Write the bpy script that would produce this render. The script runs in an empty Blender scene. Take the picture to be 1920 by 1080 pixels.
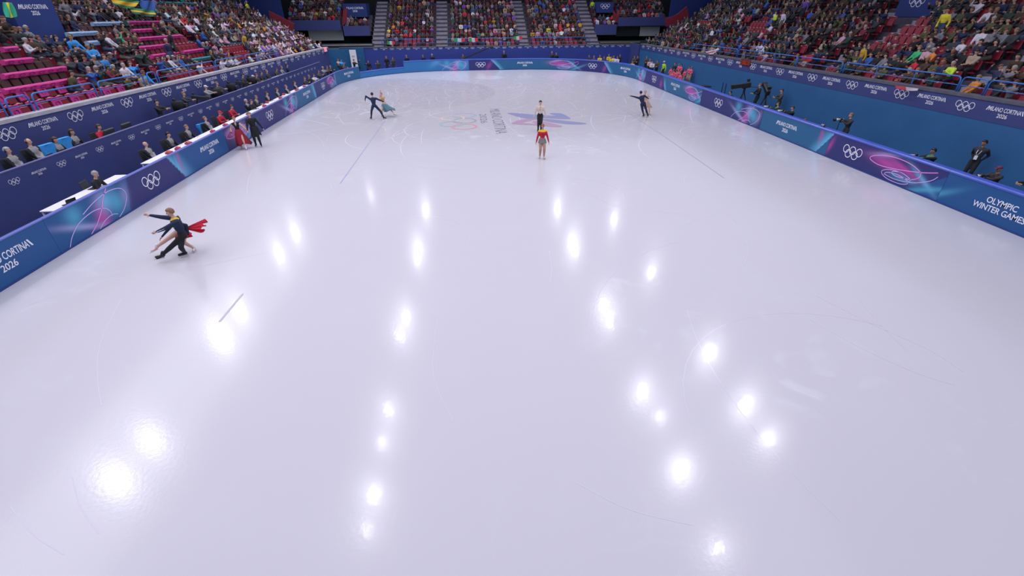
import bpy, bmesh, math, random
import numpy as np
from mathutils import Vector, Matrix, Quaternion
# ------------------------------------------------------------------ scene, camera, light
SC = bpy.context.scene
COL = SC.collection
RND = random.Random(26)
PI = math.pi
SC.view_settings.view_transform = 'Standard'
SC.view_settings.look = 'None'
SC.view_settings.gamma = 1.0
SC.view_settings.use_curve_mapping = False
SC.view_settings.exposure = 0.64
# a camera on a jib over the near end of the rink
CF, CPITCH, CYAW, CROLL = 864.159, 0.545917, 0.0868085, -0.0066589
CLOC = Vector((-2.4, -30.8236, 6.35294))
_cp, _sp, _c, _s = math.cos(CPITCH), math.sin(CPITCH), math.cos(CYAW), math.sin(CYAW)
CFW = Vector((_s*_cp, _c*_cp, -_sp))
_rt = Vector((_c, -_s, 0)); _up = _rt.cross(CFW)
CRT = math.cos(CROLL)*_rt + math.sin(CROLL)*_up
CUP = -math.sin(CROLL)*_rt + math.cos(CROLL)*_up
cam_data = bpy.data.cameras.new('camera')
cam_data.sensor_width = 36.0
cam_data.lens = CF/1920*36.0
cam_data.clip_end = 300
cam = bpy.data.objects.new('camera', cam_data)
COL.objects.link(cam)
m = Matrix.Identity(4)
for i, v in enumerate((CRT, CUP, -CFW)):
    for j in range(3):
        m[j][i] = v[j]
m.translation = CLOC
cam.matrix_world = m
SC.camera = cam

def ray(px, py):
    return (px-960)/CF*CRT + (540-py)/CF*CUP + CFW
def at_z(px, py, z=0.0):
    d = ray(px, py); return CLOC + d*((z-CLOC.z)/d.z)
def at_x(px, py, x):
    d = ray(px, py); return CLOC + d*((x-CLOC.x)/d.x)
def at_y(px, py, y):
    d = ray(px, py); return CLOC + d*((y-CLOC.y)/d.y)
def to_px(P):
    d = Vector(P)-CLOC; z = d.dot(CFW)
    if z <= 0.1: return (-9999, -9999)
    return (960+CF*d.dot(CRT)/z, 540-CF*d.dot(CUP)/z)

world = bpy.data.worlds.new('arena_air')
SC.world = world
world.use_nodes = True
WBG = world.node_tree.nodes['Background']
WBG.inputs[0].default_value = (0.62, 0.64, 0.86, 1)
WBG.inputs[1].default_value = 0.40

LAMP_POWER = 215
def lamp(x, y, z, power, size=0.15, spot=2.75, aim=(0, 0)):
    ld = bpy.data.lights.new('floodlight_beam', 'SPOT')
    ld.energy = power; ld.shadow_soft_size = size; ld.spot_size = spot; ld.spot_blend = 0.5
    ld.color = (0.97, 0.95, 1.0)
    o = bpy.data.objects.new('floodlight_beam', ld)
    COL.objects.link(o); o.location = (x, y, z)
    d = Vector((-x*0.10, -y*.06, -z))
    o.rotation_euler = d.to_track_quat('-Z', 'Y').to_euler()
    return o
LZ = 14.0
LAMPS = [(-21.4, 16.1, 1.3), (-21.4, 11.0, 1.3), (-8.0, 11.0, .7), (-8.0, 9.0, .6), (7.3, 10.8, .8), (7.3, 9.0, .7), (-8.0, -0.9, .8), (-8.2, -3.2, .7),
         (7.5, -1.0, 1), (7.5, -2.9, .8), (13.2, -7.4, 1.5), (-21.1, 1.0, 1.4), (-21.2, -2.2, 2.6), (-8.0, -10.6, .8), (-8.0, -13.0, .6),
         (7.4, -10.6, 1.4), (7.8, -12.6, .6), (13.1, -12.3, 1.5), (13.1, -14.8, 1), (-20.8, -11.7, 2), (-21.1, -14.2, 2.6),
         (-8.0, -16.2, 1.1), (-8.0, -18.0, .5), (7.5, -16.3, 1.8), (7.5, -20.3, .8), (-15.4, 27.3, .35), (-8, 21, .8), (7.5, 20, .9),
         (13.2, 4, .8), (13.2, 16, .8), (-8, -25, 1), (7.5, -27, 1)]
for (x, y, k) in LAMPS:
    if x < -19: k *= .6
    lamp(x, y, LZ, LAMP_POWER*k)

def add_fill(x, y, sx, sy, power, tilt=0.0):  # broad soft area light added for diffuse fill, not a fixture of the hall
    ld = bpy.data.lights.new('added_fill_light', 'AREA'); ld.shape = 'RECTANGLE'; ld.size = sx; ld.size_y = sy; ld.energy = power; ld.spread = 2.2
    ld.color = (.95, .94, 1.0)
    o = bpy.data.objects.new('added_fill_light', ld); COL.objects.link(o); o.location = (x, y, 15.5); o.rotation_euler = (0, tilt, 0)
add_fill(-3, -3, 34, 66, 2150)  # added even fill over the whole ice
add_fill(0, 23, 34, 26, 2500)  # extra fill added to brighten the far end of the ice
add_fill(-23, -2, 5, 66, 1000, -.5)
# ------------------------------------------------------------------ helpers
def mat(name, col, rough=0.6, metal=0.0, spec=0.4, noise=0.0, scale=8.0, emit=None, bump=0.0, objcol=False, vcol=False, bscale=None):
    mt = bpy.data.materials.new(name); mt.use_nodes = True
    nt = mt.node_tree; b = nt.nodes['Principled BSDF']
    b.inputs['Base Color'].default_value = (*col[:3], 1)
    b.inputs['Roughness'].default_value = rough
    b.inputs['Metallic'].default_value = metal
    b.inputs['Specular IOR Level'].default_value = spec
    src = None
    if objcol:
        oi = nt.nodes.new('ShaderNodeObjectInfo'); src = oi.outputs['Color']
    if vcol:
        a = nt.nodes.new('ShaderNodeAttribute'); a.attribute_name = 'Col'; src = a.outputs['Color']
    if noise or bump:
        tc = nt.nodes.new('ShaderNodeTexCoord')
    if noise:
        n = nt.nodes.new('ShaderNodeTexNoise'); n.inputs['Scale'].default_value = scale; n.inputs['Detail'].default_value = 3
        nt.links.new(tc.outputs['Object'], n.inputs['Vector'])
        mr = nt.nodes.new('ShaderNodeMapRange'); mr.inputs['To Min'].default_value = 1-noise; mr.inputs['To Max'].default_value = 1+noise
        mr.inputs['From Min'].default_value = .3; mr.inputs['From Max'].default_value = .7
        nt.links.new(n.outputs['Fac'], mr.inputs['Value'])
        vm = nt.nodes.new('ShaderNodeVectorMath'); vm.operation = 'SCALE'
        if src is not None: nt.links.new(src, vm.inputs[0])
        else: vm.inputs[0].default_value = col[:3]
        nt.links.new(mr.outputs['Result'], vm.inputs['Scale'])
        src = vm.outputs['Vector']
    if src is not None: nt.links.new(src, b.inputs['Base Color'])
    if bump:
        n2 = nt.nodes.new('ShaderNodeTexNoise'); n2.inputs['Scale'].default_value = bscale or scale
        nt.links.new(tc.outputs['Object'], n2.inputs['Vector'])
        bp = nt.nodes.new('ShaderNodeBump'); bp.inputs['Strength'].default_value = bump; bp.inputs['Distance'].default_value = 0.05
        nt.links.new(n2.outputs['Fac'], bp.inputs['Height']); nt.links.new(bp.outputs['Normal'], b.inputs['Normal'])
    if emit:
        b.inputs['Emission Color'].default_value = (*emit[:3], 1); b.inputs['Emission Strength'].default_value = emit[3]
    return mt

def random_ramp(name, cols, rough=0.7):
    """a material whose colour differs from object to object"""
    mt = mat(name, cols[0], rough); nt = mt.node_tree
    oi = nt.nodes.new('ShaderNodeObjectInfo'); r = nt.nodes.new('ShaderNodeValToRGB'); r.color_ramp.interpolation = 'CONSTANT'
    el = r.color_ramp.elements
    while len(el) < len(cols): el.new(0.5)
    for i, c in enumerate(cols):
        el[i].position = i/len(cols); el[i].color = (*c, 1)
    nt.links.new(oi.outputs['Random'], r.inputs['Fac']); nt.links.new(r.outputs['Color'], nt.nodes['Principled BSDF'].inputs['Base Color'])
    return mt

def tag(o, label=None, cat=None, group=None, kind=None):
    if label: o['label'] = label
    if cat: o['category'] = cat
    if group: o['group'] = group
    if kind: o['kind'] = kind
    return o

def link(name, me, parent=None, loc=None, rz=0.0, M=None):
    o = bpy.data.objects.new(name, me); COL.objects.link(o)
    if parent is not None: o.parent = parent
    if M is not None: o.matrix_local = M
    else:
        if loc is not None: o.location = loc
        if rz: o.rotation_euler = (0, 0, rz)
    return o

def empty(name, loc=(0, 0, 0), rz=0.0):
    o = bpy.data.objects.new(name, None); COL.objects.link(o); o.location = loc; o.rotation_euler = (0, 0, rz)
    o.empty_display_size = 0.2
    return o

class MB:
    """collects vertices and faces, then makes ONE mesh"""
    def __init__(s): s.v = []; s.f = []; s.m = []; s.c = []
    def add(s, vs, fs, mi=0, col=None):
        n = len(s.v); s.v += [tuple(v) for v in vs]; s.f += [tuple(n+i for i in f) for f in fs]; s.m += [mi]*len(fs)
        if col is not None: s.c += [col]*len(fs)
        return s
    def box(s, c, d, mi=0, R=None, bev=0.0, taper=1.0):
        hx, hy, hz = d[0]/2, d[1]/2, d[2]/2
        if bev > 0:
            b = min(bev, hx*.9, hy*.9, hz*.9); vs = []
            prof = [(-hz, -b), (-hz+b, 0), (hz-b, 0), (hz, -b)]
            for z, o in prof:
                for sx, sy in ((1, 1), (-1, 1), (-1, -1), (1, -1)):
                    a = (sx*(hx+o), sy*(hy+o-b)); a2 = (sx*(hx+o-b), sy*(hy+o))
                    pair = [a, a2] if sx*sy > 0 else [a2, a]
                    vs += [(x, y, z) for x, y in pair]
            fs = [(7, 6, 5, 4, 3, 2, 1, 0), tuple(range(24, 32))]
            for k in range(3):
                for i in range(8): fs.append((k*8+i, k*8+(i+1) % 8, (k+1)*8+(i+1) % 8, (k+1)*8+i))
        else:
            vs = [(sx*hx*(taper if sz > 0 else 1), sy*hy*(taper if sz > 0 else 1), sz*hz) for sz in (-1, 1) for sx, sy in ((-1, -1), (1, -1), (1, 1), (-1, 1))]
            fs = [(3, 2, 1, 0), (4, 5, 6, 7), (0, 1, 5, 4), (1, 2, 6, 5), (2, 3, 7, 6), (3, 0, 4, 7)]
        c = Vector(c)
        vs = [((R @ Vector(v)) if R is not None else Vector(v)) + c for v in vs]
        return s.add(vs, fs, mi)
    def tube(s, pts, r, n=8, mi=0, closed=False):
        pts = [Vector(p) for p in pts]; rs = r if isinstance(r, (list, tuple)) else [r]*len(pts)
        vs = []; L = len(pts); prev = None
        for i, p in enumerate(pts):
            if closed: t = pts[(i+1) % L]-pts[i-1]
            else: t = (pts[min(i+1, L-1)]-pts[max(i-1, 0)])
            t.normalize()
            u = prev if prev is not None else (Vector((0, 0, 1)) if abs(t.z) < .9 else Vector((1, 0, 0)))
            a = t.cross(u).normalized(); b = a.cross(t).normalized(); prev = b
            for k in range(n):
                q = 2*PI*k/n; vs.append(p+(a*math.cos(q)+b*math.sin(q))*rs[i])
        fs = []
        for i in range(L if closed else L-1):
            j = (i+1) % L
            for k in range(n): fs.append((i*n+k, i*n+(k+1) % n, j*n+(k+1) % n, j*n+k))
        if not closed:
            fs.append(tuple(range(n-1, -1, -1))); fs.append(tuple((L-1)*n+k for k in range(n)))
        return s.add(vs, fs, mi)
    def cap(s, a, b, ra, rb=None, n=10, mi=0):
        rb = ra if rb is None else rb
        a, b = Vector(a), Vector(b); t = (b-a); L = t.length
        t = t.normalized() if L > 1e-6 else Vector((0, 0, 1))
        pts, rs = [], []
        for q in (-1, -.8, -.45, 0): pts.append(a+t*ra*q); rs.append(ra*math.sqrt(max(0.002, 1-q*q)))
        for q in (0, .45, .8, 1): pts.append(b+t*rb*q); rs.append(rb*math.sqrt(max(0.002, 1-q*q)))
        if L < 1e-6: pts.pop(3); rs.pop(3)
        return s.tube(pts, rs, n, mi)
    def ell(s, c, r, R=None, n=12, m=8, mi=0, fn=None):
        c = Vector(c); vs = []
        for i in range(m+1):
            th = PI*i/m
            for k in range(n):
                ph = 2*PI*k/n
                d = Vector((math.sin(th)*math.cos(ph), math.sin(th)*math.sin(ph), math.cos(th)))
                if i in (0, m) : d = Vector((0.02*math.cos(ph), .02*math.sin(ph), d.z))
                if fn: d = fn(d)
                v = Vector((d.x*r[0], d.y*r[1], d.z*r[2]))
                vs.append((R @ v if R is not None else v)+c)
        fs = []
        for i in range(m):
            for k in range(n): fs.append((i*n+k, (i+1)*n+k, (i+1)*n+(k+1) % n, i*n+(k+1) % n))
        fs.append(tuple(range(n))); fs.append(tuple(m*n+k for k in range(n-1, -1, -1)))
        return s.add(vs, fs, mi)
    def lathe(s, prof, c=(0, 0, 0), n=16, mi=0):
        c = Vector(c); vs = []
        for r, z in prof:
            for k in range(n): vs.append(c+Vector((r*math.cos(2*PI*k/n), r*math.sin(2*PI*k/n), z)))
        fs = []
        for i in range(len(prof)-1):
            for k in range(n): fs.append((i*n+k, i*n+(k+1) % n, (i+1)*n+(k+1) % n, (i+1)*n+k))
        fs.append(tuple(range(n-1, -1, -1))); fs.append(tuple((len(prof)-1)*n+k for k in range(n)))
        return s.add(vs, fs, mi)
    def prism(s, poly, z0, z1, mi=0):
        n = len(poly)
        vs = [(x, y, z0) for x, y in poly]+[(x, y, z1) for x, y in poly]
        fs = [tuple(range(n-1, -1, -1)), tuple(range(n, 2*n))]+[(i, (i+1) % n, n+(i+1) % n, n+i) for i in range(n)]
        return s.add(vs, fs, mi)
    def quadgrid(s, fn, nu, nv, mi=0, colfn=None):
        n0 = len(s.v)
        for j in range(nv+1):
            for i in range(nu+1): s.v.append(tuple(fn(i/nu, j/nv)))
        for j in range(nv):
            for i in range(nu):
                a = n0+j*(nu+1)+i; s.f.append((a, a+1, a+nu+2, a+nu+1)); s.m.append(mi)
        return s
    def mesh(s, name, mats, smooth=False):
        me = bpy.data.meshes.new(name); me.from_pydata(s.v, [], s.f)
        for mt in (mats if isinstance(mats, (list, tuple)) else [mats]): me.materials.append(mt)
        me.polygons.foreach_set('material_index', s.m)
        if smooth: me.polygons.foreach_set('use_smooth', [True]*len(s.f))
        me.update()
        return me
    def build(s, name, mats, parent=None, smooth=False, loc=None, rz=0.0, M=None):
        return link(name, s.mesh(name, mats, smooth), parent, loc, rz, M)

def copy_tree(o, parent=None):
    c = o.copy(); COL.objects.link(c)
    if parent is not None: c.parent = parent
    for ch in list(o.children): copy_tree(ch, c)
    return c

WORDN = ['zeroth', 'first', 'second', 'third', 'fourth', 'fifth', 'sixth', 'seventh', 'eighth', 'ninth', 'tenth', 'eleventh', 'twelfth', 'thirteenth', 'fourteenth', 'fifteenth', 'sixteenth', 'seventeenth', 'eighteenth', 'nineteenth']
TENS = {20: 'twent', 30: 'thirt', 40: 'fort', 50: 'fift', 60: 'sixt', 70: 'sevent', 80: 'eight', 90: 'ninet'}
def nth(n):
    if n < 20: return WORDN[n]
    t = n//10*10
    return TENS[t]+'ieth' if n == t else TENS[t]+'y-'+WORDN[n-t]
# ------------------------------------------------------------------ lettering and emblems (flat print)
_tc = {}
def text2d(body, bold=0.012):
    """verts, faces of a line of lettering, 1 unit cap height, centred"""
    if (body, bold) in _tc: return _tc[(body, bold)]
    c = bpy.data.curves.new('lettering', 'FONT'); c.body = body; c.size = 1.0; c.offset = bold; c.space_character = .96; c.resolution_u = 3
    o = bpy.data.objects.new('lettering', c); COL.objects.link(o)
    dg = bpy.context.evaluated_depsgraph_get(); dg.update()
    me = o.evaluated_get(dg).to_mesh()
    v = [(p.co.x, p.co.y) for p in me.vertices]; f = [tuple(p.vertices) for p in me.polygons]
    o.evaluated_get(dg).to_mesh_clear()
    bpy.data.objects.remove(o); bpy.data.curves.remove(c)
    xs = [p[0] for p in v]; ys = [p[1] for p in v]; k = 1/(max(ys)-min(ys)); cx = (max(xs)+min(xs))/2; cy = (max(ys)+min(ys))/2
    v = [((x-cx)*k, (y-cy)*k) for x, y in v]
    _tc[(body, bold)] = (v, f)
    return v, f

class Flat:
    """flat print laid on a surface through a mapping (u, h, off) -> point"""
    def __init__(s): s.v = []; s.f = []
    def text(s, body, u, h, size, width=None, shear=0.0, bold=.012):
        v, f = text2d(body, bold); w = max(p[0] for p in v)*2
        kx = size if width is None else width/w
        n = len(s.v); s.v += [(u+x*kx+shear*y*size, h+y*size, 0.0) for x, y in v]; s.f += [tuple(n+i for i in q) for q in f]
        return s
    def city(s, u, h, W):
        """two-line event lettering, first letter and last letter slashed, W wide"""
        z = W*0.118
        s.text('MILANO CORTINA', u, h+z*.62, z, W*.93)
        for sg, lo in ((-1, 1), (1, 1)):
            x0 = u+sg*W*.47; a = W*.016
            n = len(s.v)
            s.v += [(x0+sg*W*.05-a, h+z*.12, 0), (x0+sg*W*.05+a, h+z*.12, 0), (x0+a, h+z*1.12, 0), (x0-a, h+z*1.12, 0)]
            s.f.append((n, n+1, n+2, n+3))
        return s.text('2026', u, h-z*.72, z*.95)
    def rings(s, u, h, W, seg=28, only=None, t=0.135):
        R = W/6.6
        for q, (x, y) in enumerate(((-2.3, .5), (0, .5), (2.3, .5), (-1.15, -.5), (1.15, -.5))):
            if only is not None and q != only: continue
            n = len(s.v)
            for k in range(seg):
                a = 2*PI*k/seg
                for r in (1-t, 1+t*.5): s.v.append((u+(x+r*math.cos(a))*R, h+(y+r*math.sin(a))*R, 0.0006*q))
            for k in range(seg):
                j = (k+1) % seg; s.f.append((n+2*k, n+2*k+1, n+2*j+1, n+2*j))
        return s
    def ribbon(s, pts, w, off=0.0, closed=False):
        P = [Vector(p) for p in smooth_line(pts)]; n = len(s.v)
        for i, p in enumerate(P):
            t = (P[min(i+1, len(P)-1)]-P[max(i-1, 0)])
            if t.length < 1e-9: t = Vector((1, 0))
            t.normalize(); q = Vector((-t.y, t.x))*w/2
            s.v += [(p.x-q.x, p.y-q.y, off), (p.x+q.x, p.y+q.y, off)]
        for i in range(len(P)-1): s.f.append((n+2*i, n+2*i+2, n+2*i+3, n+2*i+1))
        return s
    def build(s, name, mt, parent, fn, off=0.004):
        mb = MB(); mb.add([fn(u, h, off+o) for u, h, o in s.v], s.f)
        return mb.build(name, mt, parent)

def smooth_line(pts, k=5):
    P = [Vector(p) for p in pts]; out = []
    for i in range(len(P)-1):
        a, b, c, d = P[max(i-1, 0)], P[i], P[i+1], P[min(i+2, len(P)-1)]
        for j in range(k):
            t = j/k
            out.append(.5*((2*b)+(c-a)*t+(2*a-5*b+4*c-d)*t*t+(3*b-a-3*c+d)*t**3))
    out.append(P[-1])
    return out
# ------------------------------------------------------------------ materials of the hall
M_WHITE = mat('white_print', (.80, .80, .90), .5)
M_NAVY = mat('navy_wall_vinyl', (.046, .060, .200), .55, noise=.05, scale=1.5)
M_BLUE = mat('mid_blue_wall_paint', (.026, .118, .290), .6, noise=.06, scale=.8)
M_ROYAL = mat('royal_blue_wall_vinyl', (.030, .052, .27), .55, noise=.05, scale=1.0)
M_LEDGE = mat('grey_concrete_ledge', (.42, .41, .45), .8, noise=.12, scale=3)
M_DLEDGE = mat('dark_grey_concrete', (.10, .10, .13), .8, noise=.15, scale=3)
M_STEP = mat('dark_step_concrete', (.075, .07, .095), .85, noise=.2, scale=2)
M_STAIR = mat('grey_stair_tread', (.27, .25, .31), .8, noise=.15, scale=2)
M_FLOOR = mat('dark_corridor_floor', (.035, .05, .10), .7, noise=.2, scale=1)
M_CAP = mat('glossy_blue_board_cap', (.045, .095, .50), .25, spec=.6, noise=.08, scale=2)
M_CAPW = mat('pale_lilac_board_cap', (.13, .16, .52), .3, spec=.6)
M_BASE = mat('board_kick_strip', (.02, .05, .22), .5)
M_BOARD = mat('printed_board_cover', (.05, .1, .3), .48, vcol=True, bump=.25, bscale=1.6)
M_PINKL = mat('pink_print', (.86, .30, .78), .5)
M_LILAC = mat('lilac_print', (.62, .45, .92), .5)
M_BLUEL = mat('pale_blue_print', (.45, .62, .95), .5)
M_BLACK = mat('black_cloth', (.012, .013, .016), .8)
M_PLASTIC = mat('black_plastic', (.02, .02, .022), .35)
M_LENS = mat('white_lens_barrel', (.65, .64, .66), .35)
M_WTABLE = mat('white_table_top', (.78, .76, .84), .4)
M_METAL = mat('pale_metal', (.6, .6, .62), .35, metal=.7)
M_REDBOX = mat('dark_red_plastic', (.38, .03, .07), .45)
M_RAIL = mat('blue_rail_paint', (.03, .16, .50), .35, noise=.1, scale=4)
M_CHAIR = mat('charcoal_mesh', (.03, .035, .045), .6)

# ------------------------------------------------------------------ ice
R0 = 11.0
def outline(w, l, r, n=14):
    P = []
    for cx, cy, a0 in ((w-r, l-r, 0), (-w+r, l-r, 90), (-w+r, -l+r, 180), (w-r, -l+r, 270)):
        for i in range(n+1):
            a = math.radians(a0+90*i/n); P.append((cx+r*math.cos(a), cy+r*math.sin(a)))
    return P
def ice_material():
    mt = bpy.data.materials.new('skated_ice'); mt.use_nodes = True; nt = mt.node_tree; N = nt.nodes; L = nt.links
    b = N['Principled BSDF']; tc = N.new('ShaderNodeTexCoord')
    def noise(scale, detail=4, vec=None, dist=0.0):
        n = N.new('ShaderNodeTexNoise'); n.inputs['Scale'].default_value = scale; n.inputs['Detail'].default_value = detail
        n.inputs['Distortion'].default_value = dist; L.new(vec or tc.outputs['Object'], n.inputs['Vector']); return n
    def rng(v, a, b_, c=0.0, d=1.0):
        r = N.new('ShaderNodeMapRange'); r.inputs[1].default_value = a; r.inputs[2].default_value = b_; r.inputs[3].default_value = c; r.inputs[4].default_value = d
        L.new(v, r.inputs[0]); return r.outputs[0]
    def math_(op, a, b_):
        r = N.new('ShaderNodeMath'); r.operation = op
        for i, x in enumerate((a, b_)):
            if isinstance(x, (int, float)): r.inputs[i].default_value = x
            else: L.new(x, r.inputs[i])
        return r.outputs[0]
    # scratch network: edges of warped cells at two sizes, kept only where a patch noise is high
    def cells(scale, thr, seed):
        mp = N.new('ShaderNodeMapping'); mp.inputs['Location'].default_value = (seed, seed*.7, 0); mp.inputs['Scale'].default_value = (1, .8, 1)
        L.new(tc.outputs['Object'], mp.inputs[0])
        nz = noise(.35, 2, mp.outputs[0]); mx = N.new('ShaderNodeVectorMath'); mx.operation = 'MULTIPLY_ADD'
        L.new(nz.outputs['Color'], mx.inputs[0]); mx.inputs[1].default_value = (5, 5, 0); L.new(mp.outputs[0], mx.inputs[2])
        v = N.new('ShaderNodeTexVoronoi'); v.feature = 'DISTANCE_TO_EDGE'; v.inputs['Scale'].default_value = scale
        L.new(mx.outputs[0], v.inputs['Vector']); return rng(v.outputs['Distance'], 0, thr, 1, 0)
    patch = rng(noise(.12, 3).outputs['Fac'], .46, .62)
    c1 = cells(.22, .008, 3); c2 = cells(.5, .014, 11)
    sc = math_('MULTIPLY', math_('MAXIMUM', c1, c2), patch)
    snow = math_('MULTIPLY', rng(noise(.9, 6, dist=1.5).outputs['Fac'], .56, .72), rng(noise(.09, 2).outputs['Fac'], .48, .66))
    fac = math_('ADD', math_('MULTIPLY', sc, .05), math_('MULTIPLY', snow, .35))
    mott = rng(noise(.5, 5).outputs['Fac'], .3, .7, -.035, .035)
    mix = N.new('ShaderNodeMix'); mix.data_type = 'RGBA'
    mix.inputs['A'].default_value = (.560, .540, .590, 1); mix.inputs['B'].default_value = (.72, .715, .76, 1)
    L.new(math_('ADD', fac, mott), mix.inputs['Factor']); L.new(mix.outputs['Result'], b.inputs['Base Color'])
    rough = math_('ADD', .17, math_('MULTIPLY', fac, .5)); L.new(rough, b.inputs['Roughness'])
    b.inputs['Specular IOR Level'].default_value = .38
    b.inputs['Coat Weight'].default_value = .22; b.inputs['Coat Roughness'].default_value = .04; b.inputs['Coat IOR'].default_value = 1.31
    bp = N.new('ShaderNodeBump'); bp.inputs['Strength'].default_value = .05; bp.inputs['Distance'].default_value = .02
    L.new(noise(14, 3).outputs['Fac'], bp.inputs['Height']); L.new(bp.outputs['Normal'], b.inputs['Normal']); L.new(bp.outputs['Normal'], b.inputs['Coat Normal'])
    return mt
ICE = MB().prism(outline(15.1, 30.1, R0), -.12, 0).build('floor', ice_material())
tag(ICE, 'white lilac skating ice with scratches and painted centre emblem', kind='structure')
SUR = MB().prism([(-45, -45), (45, -45), (45, 60), (-45, 60)], -.3, -.125).build('floor_surround', M_FLOOR)
tag(SUR, kind='structure')

def gmap(u, h, o):                       # ice print: reads from the judges' side (u runs towards the near end, h away from the judges)
    return (h, -u, o)
GC = at_z(1030, 226)
def ice_mat(name, c): return mat(name, c, .35)
I_GREY = ice_mat('faded_grey_paint_under_ice', (.15, .14, .21))
# rings painted under the ice, each its own colour
rc = at_z(856, 228)
for q, (nm, c) in enumerate((('blue', (.33, .38, .55)), ('black', (.30, .32, .36)), ('red', (.62, .26, .33)), ('yellow', (.62, .50, .40)), ('green', (.33, .43, .42)))):
    o = Flat().rings(-1.1, -3.1, 5.1, 48, only=q, t=.12).build('ring_marking', ice_mat('faded_%s_ring_paint' % nm, c), ICE, gmap, .003)
    o['label'] = 'faded %s ring painted under the ice' % nm
tcx = at_z(934, 229); t2 = at_z(908, 226)
Flat().text('MILANO CORTINA', -1.1, -.50, .72, 7.8, bold=-.012).build('lettering', I_GREY, ICE, gmap, .004)
Flat().text('2026', -1.75, -1.42, .45, 3.0, bold=-.012).build('lettering', I_GREY, ICE, gmap, .004)
def px_poly(name, pts, mt, off=.004):
    P = [at_z(780+x/4, 150+y/4) for x, y in pts]
    P = smooth_line([(p.x, p.y) for p in P]+[(P[0].x, P[0].y)], 4)[:-1]
    mb = MB(); mb.add([(p.x, p.y, off) for p in P], [tuple(range(len(P)))])
    bm = bmesh.new(); me = mb.mesh(name, mt); bm.from_mesh(me); bmesh.ops.triangulate(bm, faces=bm.faces[:])
    bmesh.ops.recalc_face_normals(bm, faces=bm.faces[:])
    for f in bm.faces:
        if f.normal.z < 0: f.normal_flip()
    bm.to_mesh(me); bm.free()
    return link(name, me, ICE)
I_BLUE = ice_mat('faded_slate_blue_paint', (.23, .24, .40)); I_MAG = ice_mat('faded_magenta_paint', (.40, .25, .37))
px_poly('emblem_marking', [(682, 250), (720, 247), (880, 259), (1040, 268), (1000, 252), (1040, 248), (1100, 254), (1158, 288), (1130, 294), (1050, 291), (940, 286), (880, 300), (830, 290), (760, 275)], I_BLUE)
px_poly('emblem_marking', [(930, 298), (985, 293), (1100, 304), (1262, 322), (1272, 330), (1220, 334), (1120, 330), (1010, 316)], I_BLUE, .005)
px_poly('emblem_marking', [(712, 327), (770, 302), (860, 291), (900, 294), (850, 308), (800, 322), (890, 327), (870, 312), (930, 308), (1010, 322), (1096, 346), (1060, 354), (950, 346), (860, 338), (740, 332)], I_MAG, .006)
# the two lines seen along the ice and a short dull streak
def ice_line(a, b, w, nm='line_marking', mt=None):
    A, B = at_z(*a), at_z(*b); d = (B-A).normalized(); n = Vector((-d.y, d.x, 0))*w/2
    MB().add([A-n, B-n, B+n, A+n], [(0, 1, 2, 3)]).build(nm, mt or I_LINE, ICE, M=Matrix.Translation((0, 0, .003)))
I_LINE = ice_mat('faint_grey_blue_line', (.38, .38, .52))
ice_line((638, 344), (707, 247), .06); ice_line((707, 247), (750, 185), .06)
ice_line((1358, 334), (1240, 252), .06); ice_line((1240, 252), (1140, 186), .06)
ice_line((411, 604), (455, 551), .06, mt=ice_mat('dull_streak', (.42, .42, .5)))
# skate cuts: pale arcs carved into the surface, one object of stuff
def scratches():
    mb = MB(); r = random.Random(5)
    def arc(cx, cy, R, a0, a1, w):
        n = 14; vs = []
        for i in range(n+1):
            a = a0+(a1-a0)*i/n; t = w*math.sin(PI*i/n)**.5+.004
            for k in (-1, 1): vs.append((cx+(R+k*t/2)*math.cos(a), cy+(R+k*t/2)*math.sin(a), .002))
        if any(abs(v[0]) > 14.6 or v[1] > 29.4 or v[1] < -30 for v in vs): return
        mb.add(vs, [(2*i, 2*i+1, 2*i+3, 2*i+2) for i in range(n)])
    for i in range(430):
        y = r.uniform(-24, 29) if r.random() < .16 else r.triangular(-8, 29, 16); x = r.uniform(-14, 14)
        R = r.choice((2, 3.5, 6, 10, 16, 30)); a = r.uniform(0, 2*PI); L = r.uniform(1.2, 8)/R
        arc(x-R*math.cos(a), y-R*math.sin(a), R, a, a+L, r.uniform(.012, .04) if y > -4 else r.uniform(.005, .010))
    # long cuts that read clearly in the near half
    for pts in ([(1525, 552), (1640, 610), (1740, 655), (1806, 697)], [(1520, 600), (1620, 655), (1720, 700), (1790, 722)], [(135, 895), (150, 950), (185, 1000)],
                [(228, 560), (190, 640), (183, 700), (190, 760)], [(1030, 470), (1034, 500), (1031, 530)], [(20, 950), (60, 1000), (120, 1040)],
                [(1080, 905), (1180, 955), (1300, 985)], [(820, 600), (812, 700), (850, 790)]):
        P = smooth_line([(at_z(*p).x, at_z(*p).y) for p in pts], 6); w = .012; vs = []
        for i, p in enumerate(P):
            t = (P[min(i+1, len(P)-1)]-P[max(i-1, 0)]).normalized(); n = Vector((-t.y, t.x))*w/2
            vs += [(p.x-n.x, p.y-n.y, .002), (p.x+n.x, p.y+n.y, .002)]
        mb.add(vs, [(2*i, 2*i+1, 2*i+3, 2*i+2) for i in range(len(P)-1)])
    o = mb.build('skate_cuts', mat('powdered_ice_cut', (.62, .61, .68), .45))
    tag(o, 'pale curved skate cuts scribed across the white ice', 'skate cuts', kind='stuff')
scratches()

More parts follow.
